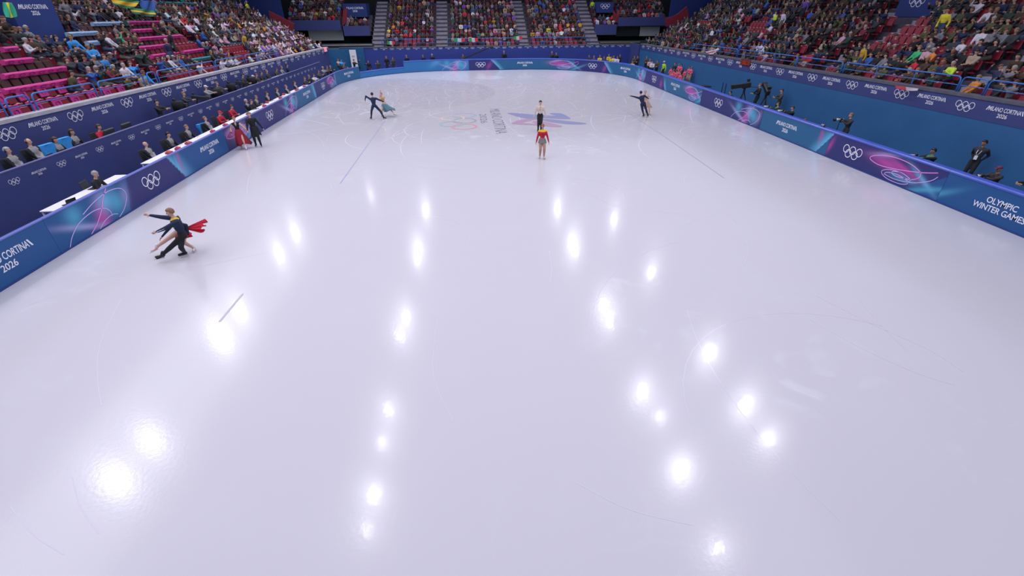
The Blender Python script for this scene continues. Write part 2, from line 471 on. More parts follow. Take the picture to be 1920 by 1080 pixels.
# ------------------------------------------------------------------ boards round the ice
AQ = PI/2*R0
def per(s):
    """point and outward normal on the rink edge, s metres clockwise from the near end of the judges' side"""
    if s < 49: return Vector((-15, -30+s)), Vector((-1, 0))
    s -= 49
    if s < AQ:
        a = PI-s/R0; n = Vector((math.cos(a), math.sin(a))); return Vector((-4, 19))+n*R0, n
    s -= AQ
    if s < 8: return Vector((-4+s, 30)), Vector((0, 1))
    s -= 8
    if s < AQ:
        a = PI/2-s/R0; n = Vector((math.cos(a), math.sin(a))); return Vector((4, 19))+n*R0, n
    s -= AQ
    return Vector((15, 19-s)), Vector((1, 0))
def bmap(s, h, o=0.0):
    p, n = per(s); return (p.x-n.x*o, p.y-n.y*o, h)
BH = 1.15
TEAL = np.array((.018, .115, .255)); DBLUE = np.array((.012, .085, .26)); PURP = np.array((.026, .030, .155)); SKY = np.array((.03, .17, .42))
CY = np.array((.16, .52, .80)); PK = np.array((.50, .07, .36)); LV = np.array((.42, .40, .72)); AQC = np.array((.08, .38, .58))
def board_color(feats, s, h):
    """feats: list of ('base', s0, color) etc painted in order"""
    c = feats[0][1].copy()
    for f in feats[1:]:
        k = f[0]
        if k == 'zone':          # a field bounded by two (possibly slanted) edges: s at h=0 and s at h=BH
            _, a0, a1, b0, b1, col = f
            t = h/BH
            if a0+(a1-a0)*t <= s <= b0+(b1-b0)*t: c = col.copy()
        elif k == 'beam':        # sharp on the edge line, fading over w metres to one side (sign of w)
            _, a0, a1, w, col, al, h0, h1 = f
            t = h/BH; d = (s-(a0+(a1-a0)*t))/w
            if 0 <= d <= 1:
                v = math.exp(-((h-(h0+h1)/2)/((h1-h0)/2+1e-6))**4)
                c = c+(col-c)*al*(1-d)**1.5*v
        elif k == 'blob':
            _, bs, bh, rs, rh, ang, col, al = f
            ca, sa = math.cos(ang), math.sin(ang); x, y = s-bs, h-bh
            q = ((x*ca+y*sa)/rs)**2+((-x*sa+y*ca)/rh)**2
            c = c+(col-c)*al*math.exp(-q)
    return c

def swirl_feats(a, b, kind):
    """soft light shapes behind the scrolling lines between s=a and s=b"""
    w = b-a; m_ = (a+b)/2
    if kind == 'A':   # flattened loops low right, long magenta field
        return [('blob', a+.30*w, .66, .30*w, .20, -.1, PK, .9), ('blob', a+.55*w, .70, .30*w, .10, -.25, PK, .75), ('blob', a+.22*w, .98, .22*w, .10, .2, LV, .6),
                ('blob', a+.62*w, .32, .2*w, .12, 0, AQC, .8), ('blob', a+.85*w, .55, .25*w, .10, -.5, CY, .7), ('blob', a+.95*w, .25, .35*w, .10, .35, AQC, .8)]
    return [('blob', m_, .25, .22*w, .30, 1.2, PK, .9), ('blob', a+.25*w, .35, .30*w, .10, -.35, LV, .8), ('blob', a+.62*w, .75, .12*w, .35, -.35, CY, .75),
            ('blob', a+.75*w, .55, .10*w, .4, .3, AQC, .8), ('blob', a+.20*w, .80, .10*w, .35, .45, AQC, .8), ('blob', a+.9*w, .6, .06*w, .4, -.4, LV, .45)]
def swirl_lines(a, b, kind, F1, F2, F3):
    w = b-a; X = lambda u: a+u*w
    if kind == 'A':
        F1.ribbon([(X(1.0), .98), (X(.8), .80), (X(.5), .62), (X(.2), .52), (X(.02), .60), (X(.0), .72), (X(.12), .88), (X(.35), 1.0), (X(.6), .97), (X(.78), .80), (X(.8), .60), (X(.7), .42), (X(.5), .34)], .030)
        F3.ribbon([(X(.5), .34), (X(.42), .38), (X(.42), .48), (X(.52), .54)], .026)
        F2.ribbon([(X(.68), .30), (X(.7), .42), (X(.55), .54), (X(.36), .50), (X(.26), .36), (X(.28), .22), (X(.4), .12), (X(.58), .12), (X(.68), .22), (X(.66), .34), (X(.5), .42), (X(.34), .36), (X(.3), .24)], .026)
        F2.ribbon([(X(.3), .26), (X(.5), .22), (X(.75), .34), (X(.95), .62), (X(1.02), .85)], .026)
    else:
        F2.ribbon([(X(.0), 0.03), (X(.08), .30), (X(.22), .55), (X(.42), .66), (X(.56), .58), (X(.62), .40), (X(.62), .22)], .026)
        F1.ribbon([(X(.70), BH-.02), (X(.60), .85), (X(.52), .55), (X(.40), .25), (X(.28), .05)], .032)
        F2.ribbon([(X(.3), .72), (X(.48), .90), (X(.70), 1.0), (X(.88), .90), (X(.92), .60), (X(.82), .25), (X(.7), .06)], .026)
        F3.ribbon([(X(.40), .04), (X(.5), .2), (X(.62), .26), (X(.7), .18)], .022)

def make_board(s0, s1, label, feats, rings=(), city=(), swirls=(), owg=None, h=BH, cap=None, name='rink_board'):
    root = empty(name, (*per((s0+s1)/2)[0], 0)); inv = Matrix.Translation(-root.location)
    tag(root, label, 'rink board', 'padded boards round the ice')
    s0 += .004; s1 -= .004
    nu = max(8, int((s1-s0)/.055)); nv = 22 if len(feats) > 1 else 6
    mb = MB()
    mb.quadgrid(lambda u, v: bmap(s0+(s1-s0)*u, .03+(h-.03)*v), nu, nv)
    nfront = len(mb.f)
    k = max(3, int((s1-s0)/.5))
    mb.quadgrid(lambda u, v: bmap(s1+(s0-s1)*u, .03+(h-.03)*v, -.14), k, 1)
    mb.quadgrid(lambda u, v: bmap(s0+(s1-s0)*u, h, -.14*v), k, 1)
    for q in (s0, s1):
        mb.quadgrid(lambda u, v: bmap(q, .03+(h-.03)*v, -.14*u), 1, 1)
    me = mb.mesh('cover', M_BOARD)
    ca = me.color_attributes.new('Col', 'FLOAT_COLOR', 'POINT'); arr = np.zeros((len(me.vertices), 4)); arr[:, 3] = 1
    idx = 0; nn = (nu+1)*(nv+1)
    for j in range(nv+1):
        for i in range(nu+1):
            arr[idx, :3] = board_color(feats, s0+(s1-s0)*i/nu, h*j/nv); idx += 1
    arr[nn:, :3] = feats[0][1]
    ca.data.foreach_set('color', arr.ravel())
    link('cover', me, root, M=inv)
    # rounded cap and kick strip
    def strip(nm, prof, mt):
        mb = MB(); n = max(2, int((s1-s0)/.4)); P = len(prof)
        for i in range(n+1):
            for o, z in prof: mb.v.append(bmap(s0+(s1-s0)*i/n, z, o))
        for i in range(n):
            for j in range(P):
                mb.f.append((i*P+j, i*P+(j+1) % P, (i+1)*P+(j+1) % P, (i+1)*P+j)); mb.m.append(0)
        mb.f += [tuple(range(P-1, -1, -1)), tuple(n*P+j for j in range(P))]; mb.m += [0, 0]
        return mb.build(nm, mt, root, smooth=False, M=inv)
    bk = -.26
    strip('cap_rail', [(.02, h-.02), (.03, h+.03), (.0, h+.07), (bk+.04, h+.08), (bk, h+.04), (bk+.01, h-.04)] if cap is not M_CAPW else [(.015, h-.02), (.02, h+.015), (.0, h+.03), (-.06, h+.03), (-.075, h+.01), (-.07, h-.03)], cap or M_CAP)
    strip('kick_strip', [(.015, .001), (.015, .05), (-.15, .05), (-.15, .001)], M_BASE)
    F1, F2, F3 = Flat(), Flat(), Flat()
    for a, b, kd in swirls: swirl_lines(a, b, kd, F1, F2, F3)
    for F, mt, lb in ((F1, M_PINKL, 'pink scroll line'), (F2, M_LILAC, 'lilac scroll line'), (F3, M_BLUEL, 'pale blue scroll line')):
        if F.v:
            F.v = [(min(max(u, s0+.01), s1-.01), min(max(hh, .05), BH-.01), o) for u, hh, o in F.v]
            F.build('scroll_line', mt, root, bmap, .006).matrix_local = inv
    for u in rings: Flat().rings(u, .60, 1.15).build('ring_emblem', M_WHITE, root, bmap, .005).matrix_local = inv
    for u in city: Flat().city(u, .62, 1.75).build('lettering', M_WHITE, root, bmap, .005).matrix_local = inv
    if owg:
        F = Flat().text('OLYMPIC', owg, .72, .20, 1.02).text('WINTER GAMES', owg, .46, .20, 1.75).text('TM', owg+.98, .55, .05)
        F.build('lettering', M_WHITE, root, bmap, .005).matrix_local = inv
    return root
def sw(*L):
    out = []
    for a, b, k in L: out += swirl_feats(a, b, k)
    return out
BL, PU, TE = ('base', DBLUE), ('base', PURP), ('base', TEAL)
make_board(6.0, 12.95, 'blue padded board with white city lettering nearest the camera below the judges', [BL], city=(11.35,), cap=M_CAPW)
make_board(12.95, 20.0, 'board with looping pink lines and white rings beside the lone official at the white table',
           [BL, ('zone', 16.4, 16.9, 99, 99, PURP)]+sw((13.3, 16.8, 'B'))+[('beam', 16.9, 16.9, -.9, CY, .0, 0, 1), ('zone', 20.4, 19.6, 99, 99, TEAL), ('beam', 20.4, 19.55, .7, CY, .85, -.1, 1.3)], rings=(18.15,), swirls=((13.3, 16.8, 'B'),), cap=M_CAPW)
make_board(20.0, 24.8, 'blue padded board with cyan slash and city lettering below the red folders',
           [BL, ('beam', 20.4, 19.55, 1.1, CY, .9, -.1, 1.3), ('zone', 0, 0, 20.4, 19.55, PURP), ('blob', 20.35, .75, .10, .6, .0, PK, .6)], city=(23.1,), cap=M_CAPW)
make_board(24.8, 32.5, 'purple board with rings behind the skater in the black shirt',
           [PU]+sw((25.0, 28.0, 'A'))+[('blob', 26.6, .6, .8, .5, 0, LV, .5)], rings=(31.2,), swirls=((25.0, 28.0, 'A'),), cap=M_CAPW)
make_board(32.5, 41.8, 'board with pink angular swirl and teal city lettering midway along the judges side',
           [PU, ('zone', 36.9, 36.6, 99, 99, TEAL)]+sw((33.8, 37.0, 'B'))+[('beam', 41.85, 41.4, -.9, CY, .8, -.1, 1.3)], city=(39.4,), swirls=((33.8, 37.0, 'B'),), cap=M_CAPW)
make_board(41.8, 48.6, 'short purple board with rings and pink loops before the far judges-side corner',
           [PU]+sw((45.9, 48.5, 'A')), rings=(44.3,), swirls=((45.9, 48.5, 'A'),), cap=M_CAPW)
make_board(48.6, 54.4, 'teal board with city lettering on the far judges-side curve', [TE, ('beam', 48.6, 48.6, .6, LV, .6, -.2, 1.4)], city=(52.4,), cap=M_CAPW)
make_board(54.4, 60.5, 'low plain blue board at the opening in the far judges-side corner', [('base', SKY*1.0)], h=.55, cap=M_CAP)
make_board(60.5, 68.2, 'far end board, sky blue with a pink and cyan swirl', [('base', SKY)]+sw((65.0, 68.1, 'B'))+[('blob', 64.3, .9, .8, .3, .5, CY, .35)], swirls=((65.0, 68.1, 'B'),))
make_board(68.2, 76.6, 'far end board with purple rings, cyan slash and city lettering',
           [PU, ('zone', 71.95, 70.95, 99, 99, TEAL), ('beam', 71.95, 70.8, .7, CY, .95, -.1, 1.4), ('blob', 70.6, .45, .2, .5, -.6, PK, .5)], rings=(69.6,), city=(74.9,))
make_board(76.6, 84.4, 'far end board with flat pink loop and white rings behind the jib camera', [TE, ('zone', 81.2, 80.9, 99, 99, PURP)]+sw((77.9, 81.4, 'A')), rings=(83.3,), swirls=((77.9, 81.4, 'A'),))
make_board(84.4, 90.6, 'far corner board with cyan slash below the people in yellow', [PU, ('zone', 85.9, 84.9, 99, 99, TEAL), ('beam', 85.9, 84.8, .7, CY, .95, -.1, 1.4), ('blob', 85.0, .45, .2, .5, -.6, PK, .5)], city=(88.4,))
make_board(90.6, 98.4, 'curved board with pink loops and rings below the red and white clothed group', [TE, ('zone', 93.0, 93.6, 99, 99, PURP)]+sw((90.9, 93.6, 'B'))+[('blob', 97.7, .4, .25, .3, 0, PK, .6), ('zone', 98.6, 97.95, 99, 99, TEAL)], rings=(95.9,), swirls=((90.9, 93.6, 'B'),))
make_board(98.4, 105.9, 'teal board with city lettering and large pink loop below the blue bin', [TE, ('zone', 0, 0, 98.7, 97.9, PURP), ('beam', 98.8, 97.9, .6, CY, .9, -.1, 1.4)]+sw((103.0, 105.9, 'A')), city=(100.9,), swirls=((103.0, 105.9, 'A'),))
make_board(105.9, 114.1, 'long purple board with rings and pink fan swirl in front of the television cameras', [PU]+sw((110.6, 114.1, 'B')), rings=(108.6,), swirls=((110.6, 114.1, 'B'),))
make_board(114.1, 120.0, 'teal board with city lettering below the crouching photographers', [TE, ('beam', 119.3, 120.2, -.8, CY, .85, -.1, 1.4), ('blob', 119.35, .85, .12, .35, 0, PK, .6)], city=(116.5,))
make_board(120.0, 126.3, 'purple board with white rings and large magenta loops below the kneeling photographer', [PU, ('zone', 0, 0, 119.35, 120.2, TEAL), ('beam', 119.35, 120.2, -.8, CY, .85, -.1, 1.4), ('blob', 120.15, .55, .12, .4, -.3, PK, .65), ('zone', 125.0, 126.6, 99, 999, DBLUE)]+sw((122.7, 125.9, 'A')), rings=(121.6,), swirls=((122.7, 125.9, 'A'),))
make_board(126.3, 136.0, 'blue padded board with three-word games lettering nearest the camera', [BL, ('blob', 126.2, .25, .8, .12, .5, AQC, .7)], owg=128.45)
# ------------------------------------------------------------------ people
def skinmat(n, c): return mat(n, c, .55, spec=.35)
SK = {'fair': skinmat('fair_skin', (.62, .36, .27)), 'tan': skinmat('tan_skin', (.48, .27, .18)), 'olive': skinmat('olive_skin', (.40, .21, .13))}
def cloth(n, c, rough=.8): return mat(n+'_cloth', c, rough, noise=.08, scale=14)
HAIR = {'brown': mat('brown_hair', (.06, .03, .018), .5), 'black': mat('black_hair', (.010, .009, .010), .45), 'blond': mat('blond_hair', (.42, .27, .14), .5),
        'sandy': mat('sandy_brown_hair', (.22, .12, .07), .5), 'grey': mat('grey_hair', (.34, .33, .34), .6), 'auburn': mat('auburn_hair', (.16, .05, .025), .5)}
M_EYE = mat('dark_eye', (.02, .015, .012), .25); M_LIP = mat('lip', (.36, .12, .11), .5)

def ik(a, t, l1, l2, hint):
    d = t-a; L = d.length
    if L > (l1+l2)*.999: d = d*((l1+l2)*.999/L); t = a+d; L = d.length
    L = max(L, abs(l1-l2)*1.05+1e-4)
    x = (l1*l1-l2*l2+L*L)/(2*L); h = math.sqrt(max(0, l1*l1-x*x)); u = d.normalized()
    hv = hint-u*hint.dot(u)
    if hv.length < 1e-5: hv = u.orthogonal()
    return a+u*x+hv.normalized()*h, t

def pose(H=1.7, fem=False, pelvis=None, lean=0, side=0, yaw=0, head=(0, 0), rh=None, lh=None, rf=None, lf=None, eh=(0, -1, -.3), kh=(0, 1, .2), twist=0, re=None, le=None, rk=None, lk=None, stocky=1.0):
    """joints of a figure that faces +y; rh/lh wrists, rf/lf ankles, in metres from the point under the pelvis"""
    P = dict(H=H, fem=fem, st=stocky)
    pel = Vector(pelvis) if pelvis else Vector((0, 0, .525*H))
    ls, ss = math.radians(lean), math.radians(side)
    up = Vector((math.sin(ss), math.sin(ls)*math.cos(ss), math.cos(ls)*math.cos(ss))).normalized()
    tw = math.radians(twist)
    rt = Vector((math.cos(tw), math.sin(tw), 0)); rt = (rt-up*rt.dot(up)).normalized(); fw = up.cross(rt)
    P.update(pel=pel, up=up, rt=rt, fw=fw)
    neck = pel+up*.285*H; P['neck'] = neck
    sw = (.094 if fem else .112)*H
    hipw = .052*H
    hy, hp = math.radians(head[0]), math.radians(head[1])
    hf = Matrix.Rotation(hy, 3, 'Z') @ Vector((fw.x, fw.y, 0)).normalized(); hf = (hf*math.cos(hp)+Vector((0, 0, math.sin(hp)))).normalized()
    hr = hf.cross(Vector((0, 0, 1))).normalized(); hu = hr.cross(hf)
    hu = (hu+up*.5).normalized(); hr = hf.cross(hu).normalized(); hu = hr.cross(hf)
    P.update(hf=hf, hr=hr, hu=hu, hc=neck+up*.045*H+hu*.068*H+hf*.012*H)
    A1, A2, L1, L2 = .168*H, .148*H, .245*H, .242*H
    P['arms'], P['legs'] = [], []
    for sg, tgt, eo, ft, ko in ((1, rh, re, rf, rk), (-1, lh, le, lf, lk)):
        sh = neck-up*.03*H+rt*sg*sw
        t = Vector(tgt) if tgt is not None else sh+Vector((sg*.05*H, .01, -.30*H))
        hint = Vector(eo) if eo else Vector((sg*.6+eh[0], eh[1], eh[2]))
        el, wr = ik(sh, t, A1, A2, hint)
        P['arms'].append((sh, el, wr, sg))
        hipj = pel+rt*sg*hipw-up*.01*H
        f = Vector(ft) if ft is not None else Vector((pel.x+sg*.055*H, pel.y, .045*H))
        kn, an = ik(hipj, f, L1, L2, Vector(ko) if ko else Vector(kh))
        P['legs'].append((hipj, kn, an, sg))
    return P

def figure_mesh(name, P, mats, zones=None, voxel=.022, bare_arm=False, bare_leg=False, sleeve=None, shoe='shoe', hands=True, face=True, toes=None, decim=None, knee_len=False, puff=1.0, detail=True):
    """one continuous body: blended volumes turned into one surface, materials by body region.
    mats: dict skin, top, pants, shoe (+ collar)"""
    H, fem, st = P['H'], P['fem'], P['st']; up, rt, fw, pel, neck = P['up'], P['rt'], P['fw'], P['pel'], P['neck']
    R = Matrix((rt, fw, up)).transposed(); mb = MB(); S = []     # S: capsules for regions (a, b, ra, rb, zone)
    def cap(a, b, ra, rb, z): mb.cap(a, b, ra, rb, 10); S.append((a, b, ra, rb, z))
    def ell(c, r, z, RR=None):
        mb.ell(c, r, RR if RR is not None else R, 14, 10); ax = max(range(3), key=lambda i: r[i]); mn = sorted(r)[1]
        d = (RR if RR is not None else R).col[ax]*(r[ax]-mn); S.append((c-d, c+d, mn, mn, z))
    ws = (.86 if fem else 1.0)*st
    ell(pel+up*.21*H+fw*.004*H, (.098*H*ws*puff, .064*H*st*puff, .098*H), 'top')
    ell(pel+up*.13*H, (.080*H*ws*puff, .058*H*st*puff, .09*H), 'top')
    if fem and detail:
        for sg in (-1, 1): ell(pel+up*.205*H+fw*.05*H+rt*sg*.04*H, (.035*H,)*3, 'top')
    ell(pel+up*.02*H, (.094*H*(1.02 if fem else .95)*st, .068*H*st, .065*H), 'pants')
    for sh, el, wr, sg in P['arms']:
        cap(neck-up*.045*H, sh, .042*H*puff, .037*H*puff, 'top')
    cap(neck-up*.02*H, neck+up*.05*H+P['hf']*.008*H, .031*H, .028*H, 'neck')
    RH = Matrix((P['hr'], P['hf'], P['hu'])).transposed(); hc = P['hc']
    ell(hc+P['hu']*.012*H, (.045*H, .055*H, .054*H), 'head', RH)
    ell(hc-P['hu']*.022*H+P['hf']*.012*H, (.033*H, .038*H, .040*H), 'head', RH)
    zt = 'skin' if bare_arm else 'top'; zl = 'skin' if bare_leg else 'pants'
    for sh, el, wr, sg in P['arms']:
        cap(sh, el, .036*H*puff, .028*H*puff, zt); cap(el, wr, .028*H*puff, .019*H*puff, zt)
        hd = (wr-el).normalized(); cap(wr+hd*.008*H, wr+hd*.040*H, .014*H, .019*H, 'skin')
    for hipj, kn, an, sg in P['legs']:
        lg = 1.0 if bare_leg else 1.12
        cap(hipj, kn, .057*H*st*(1.03 if fem else 1), .037*H*lg, zl); cap(kn, kn+(an-kn)*.35, .037*H*lg, .036*H*lg, zl); cap(kn+(an-kn)*.35, an, .036*H*lg, .022*H*lg, zl)
    fd = toes or [None, None]
    for (hipj, kn, an, sg), td in zip(P['legs'], fd):
        d = Vector(td) if td is not None else Vector((sg*.18, 1, 0))
        d = (R @ d if td is None and abs(up.z) > .99 else d).normalized()
        cap(an-d*.02*H-Vector((0, 0, .018*H)), an+d*.09*H-Vector((0, 0, .026*H)), .022*H, .019*H, 'shoe'); cap(an, an-Vector((0, 0, .012*H)), .024*H, .026*H, 'shoe')
    me = mb.mesh('tmp', []) if False else bpy.data.meshes.new('tmp'); me.from_pydata(mb.v, [], mb.f); me.update()
    o = bpy.data.objects.new('tmp', me); COL.objects.link(o)
    rm = o.modifiers.new('r', 'REMESH'); rm.mode = 'VOXEL'; rm.voxel_size = voxel
    smo = o.modifiers.new('s', 'SMOOTH'); smo.factor = .5; smo.iterations = 3 if voxel < .03 else 1
    if decim: dc = o.modifiers.new('d', 'DECIMATE'); dc.ratio = decim
    dg = bpy.context.evaluated_depsgraph_get(); dg.update()
    ev = o.evaluated_get(dg); em = ev.to_mesh()
    nv, nf = len(em.vertices), len(em.polygons)
    co = np.zeros(nv*3); em.vertices.foreach_get('co', co); co = co.reshape(-1, 3)
    faces = [tuple(p.vertices) for p in em.polygons]
    ev.to_mesh_clear(); bpy.data.objects.remove(o); bpy.data.meshes.remove(me)
    cen = np.array([co[list(f)].mean(0) for f in faces])
    zn = list(dict.fromkeys(s[4] for s in S)); best = np.full(nf, 1e9); zi = np.zeros(nf, int)
    for a, b, ra, rb, z in S:
        a_, b_ = np.array(a), np.array(b); ab = b_-a_; L = ab @ ab
        t = np.clip(((cen-a_) @ ab)/L, 0, 1) if L > 1e-9 else np.zeros(nf)
        d = np.linalg.norm(cen-(a_+t[:, None]*ab), axis=1)-(ra+(rb-ra)*t)
        w = d < best; best[w] = d[w]; zi[w] = zn.index(z)
    names = []; mlist = []
    def mi(z):
        k = {'neck': 'skin', 'head': 'skin'}.get(z, z); k = k if k in mats else {'shoe': 'pants'}.get(k, 'skin')
        if k not in names: names.append(k); mlist.append(mats[k])
        return names.index(k)
    fm = []
    for i in range(nf):
        z = zn[zi[i]]
        if z == 'top' and 'collar' in mats:
            q = Vector(cen[i])-neck
            if q.length < .066*H and q.dot(up) > -.06*H: z = 'collar'
        if z == 'top' and 'yoke' in mats:
            q = (Vector(cen[i])-neck).dot(up)
            if q > -.042*H: z = 'yoke'
        if z == 'top' and 'vest' in mats and (Vector(cen[i])-(pel+up*.17*H)).dot(rt)**2 < (.085*H)**2 and min(((Vector(cen[i])-(el+sh)/2).length for sh, el, wr, sg in P['arms'])) > .05*H: z = 'vest'
        if z == 'pants' and 'shorts' in mats and (Vector(cen[i])-pel).dot(up) > -.075*H: z = 'shorts'
        fm.append(mi(z))
    out = MB(); out.v = [tuple(v) for v in co]; out.f = faces; out.m = fm
    if hands:
        for sh, el, wr, sg in P['arms']:
            hd = (wr-el).normalized(); nrm = hd.cross(fw).normalized() if abs(hd.dot(fw)) < .95 else hd.cross(up).normalized()
            sid = hd.cross(nrm).normalized()
            # fingers fan across sid, curl towards the body side
            cur = (-rt*sg) - hd*hd.dot(-rt*sg); cur = cur.normalized() if cur.length > .1 else nrm
            sid = hd.cross(cur).normalized(); k = H/1.75
            if sid.dot(fw) < 0: sid = -sid
            base = wr+hd*.050*H
            for q, L in enumerate((.072, .080, .075, .060)):
                b0 = base+sid*(.024-.016*q)*k; b1 = b0+(hd*.95+cur*.2).normalized()*L*.5*k; b2 = b1+(hd*.75+cur*.65).normalized()*L*.5*k
                out.cap(b0, b1, .0085*k, .008*k, 6, mi('skin')); out.cap(b1, b2, .008*k, .0065*k, 6, mi('skin'))
            t0 = wr+hd*.018*H+sid*.022*k; t1 = t0+(hd*.6+sid*.75).normalized()*.034*k; t2 = t1+(hd*.9+sid*.25+cur*.2).normalized()*.028*k
            out.cap(t0, t1, .011*k, .009*k, 6, mi('skin')); out.cap(t1, t2, .009*k, .007*k, 6, mi('skin'))
    if face:
        hf, hr, hu = P['hf'], P['hr'], P['hu']
        out.cap(hc+hf*.046*H+hu*.006*H, hc+hf*.060*H-hu*.012*H, .005*H, .0075*H, 8, mi('skin'))
        for sg in (-1, 1):
            out.ell(hc+hr*sg*.043*H-hf*.002*H-hu*.004*H, (.006*H, .011*H, .018*H), RH, 8, 6, mi('skin'))
        names.append('eye'); mlist.append(M_EYE); names.append('lip'); mlist.append(M_LIP)
        for sg in (-1, 1): out.ell(hc+hf*.0475*H+hr*sg*.0175*H+hu*.007*H, (.0075*H, .004*H, .005*H), RH, 8, 5, names.index('eye'))
        out.ell(hc+hf*.046*H-hu*.026*H, (.014*H, .006*H, .0045*H), RH, 8, 5, names.index('lip'))
    me = out.mesh(name, mlist, smooth=True)
    return me

def hair_mesh(P, style, mt, thick=1.12):
    H = P['H']; RH = Matrix((P['hr'], P['hf'], P['hu'])).transposed(); hc = P['hc']+P['hu']*.014*H
    mb = MB(); r = random.Random(int(H*1000)+len(style))
    def fn(d):
        # hairline: drop the front lower part inside the head
        k = 1.0
        fy = d.y; fz = d.z
        if fy > .25 and fz < .42: k = .72
        elif fz < -.35 and fy > -.35: k = .7
        elif style == 'short' and fz < -.5: k = .72
        if k == 1.0: k += r.uniform(-.02, .03)
        return d*k
    mb.ell(hc-P['hf']*.003*H, (.047*H*thick, .056*H*thick, .058*H*thick), RH, 20, 14, 0, fn)
    if style == 'bun': mb.ell(hc-P['hf']*.062*H+P['hu']*.012*H, (.022*H, .02*H, .022*H), RH, 12, 8)
    if style == 'long':
        mb.cap(hc-P['hf']*.035*H-P['hu']*.01*H, hc-P['hf']*.042*H-P['hu']*.085*H, .042*H, .034*H, 12)
    if style == 'pony': mb.tube([hc-P['hf']*.05*H, hc-P['hf']*.075*H-P['hu']*.01*H, hc-P['hf']*.08*H-P['hu']*.06*H, hc-P['hf']*.07*H-P['hu']*.11*H], [.012*H, .018*H, .016*H, .005*H], 8)
    if style == 'flat_cap' or style == 'cap':
        mb = MB(); mb.ell(hc+P['hu']*.012*H, (.050*H, .058*H, .046*H), RH, 16, 10, 0, lambda d: Vector((d.x, d.y, max(d.z, -.12))))
        mb.box(hc+P['hf']*.070*H+P['hu']*.010*H, (.07*H, .045*H, .008*H), 0, RH, bev=.002)
    if style == 'beanie':
        mb = MB(); mb.ell(hc+P['hu']*.010*H, (.051*H, .059*H, .058*H), RH, 16, 10, 0, lambda d: Vector((d.x, d.y, max(d.z, -.15))))
        mb.ell(hc+P['hu']*.078*H, (.014*H,)*3, RH, 8, 6)
    return mb.mesh('hair', mt, smooth=True)

def xf(P0, yaw):
    return Matrix.Translation(Vector(P0)) @ Matrix.Rotation(yaw, 4, 'Z')
def person(name, label, cat, loc, yaw, P, mats, hair='short', hcol='brown', group=None, hat=None, hatmat=None, **kw):
    """body mesh at top level; hair or hat as its child. yaw 0 faces +y"""
    me = figure_mesh('body', P, mats, **kw)
    o = link(name, me, loc=loc, rz=yaw); tag(o, label, cat, group)
    if hair: link('hair', hair_mesh(P, hair, HAIR[hcol]), o)
    if hat: link('hat', hair_mesh(P, hat, hatmat), o)['label'] = 'hat on the head'
    return o

def skate(o, P, mt, yaw_dirs=None):
    """boot with heel, sole and steel blade at each ankle"""
    H = P['H']
    for i, (hipj, kn, an, sg) in enumerate(P['legs']):
        d = Vector(yaw_dirs[i] if yaw_dirs else (sg*.18, 1, 0)); d.normalize()
        u = (kn-an).normalized(); u = (u+Vector((0, 0, 1.2))).normalized() if not yaw_dirs or len(yaw_dirs[i]) < 4 else u
        mb = MB(); a = an
        mb.cap(a+u*.045*H, a-u*.01*H, .027*H, .029*H, 12)
        mb.cap(a-d*.012*H-u*.018*H, a+d*.085*H-u*.027*H, .025*H, .020*H, 12)
        b = mb.build('skate_boot', mt, o, smooth=True)
        r = u.cross(d).normalized(); bl = MB(); RR = Matrix((r, d, r.cross(d)*-1 if False else d.cross(r)*-1)).transposed()
        RR = Matrix((d.cross(u).normalized(), d, u)).transposed()
        bl.box(a+d*.035*H-u*.050*H, (.022*H, .135*H, .008*H), 0, RR); bl.box(a-d*.02*H-u*.058*H, (.012*H, .03*H, .015*H), 0, RR); bl.box(a+d*.07*H-u*.058*H, (.012*H, .03*H, .015*H), 0, RR)
        bl.box(a+d*.038*H-u*.068*H, (.004*H, .165*H, .012*H), 0, RR)
        bl.build('blade', M_METAL, b)

def skirt_mesh(c, up, fw, r0, r1, drop, waves=9, amp=.12, slant=(0, 0), mt=None, slit=None, ry=.75, n=54):
    """a hanging flared cloth with folds, two-sided thin shell; slant pushes the hem"""
    c = Vector(c); up = Vector(up).normalized(); rt = Vector(fw).cross(up).normalized(); f = up.cross(rt)
    mb = MB(); rows = 7; rr = random.Random(int(r1*1000))
    ph = [rr.uniform(0, 6) for _ in range(3)]
    idx = [k for k in range(n) if not (slit and slit[0] < 360*k/n < slit[1])]
    def ring(t, off):
        vs = []
        for k in idx:
            a = 2*PI*k/n; w = 1+amp*t*(math.sin(waves*a+ph[0])+.5*math.sin((waves*2-3)*a+ph[1]))
            r = (r0+(r1-r0)*t**.8)*w-off
            dz = drop*t*(1+.10*t*math.sin(3*a+ph[2]))
            s_ = Vector((slant[0], slant[1], 0))*t*t
            vs.append(c+rt*r*math.cos(a)+f*r*ry*math.sin(a)-up*dz+s_)
        return vs
    L = len(idx); closed = slit is None
    vs = []
    for j in range(rows+1): vs += ring(j/rows, 0)
    for j in range(rows, -1, -1): vs += ring(j/rows, .008)
    fs = []; RR = 2*(rows+1)
    for j in range(RR):
        jn = (j+1) % RR
        for k in range(L if closed else L-1):
            fs.append((j*L+k, j*L+(k+1) % L, jn*L+(k+1) % L, jn*L+k))
    mb.add(vs, fs)
    return mb.mesh('skirt', mt, smooth=True)
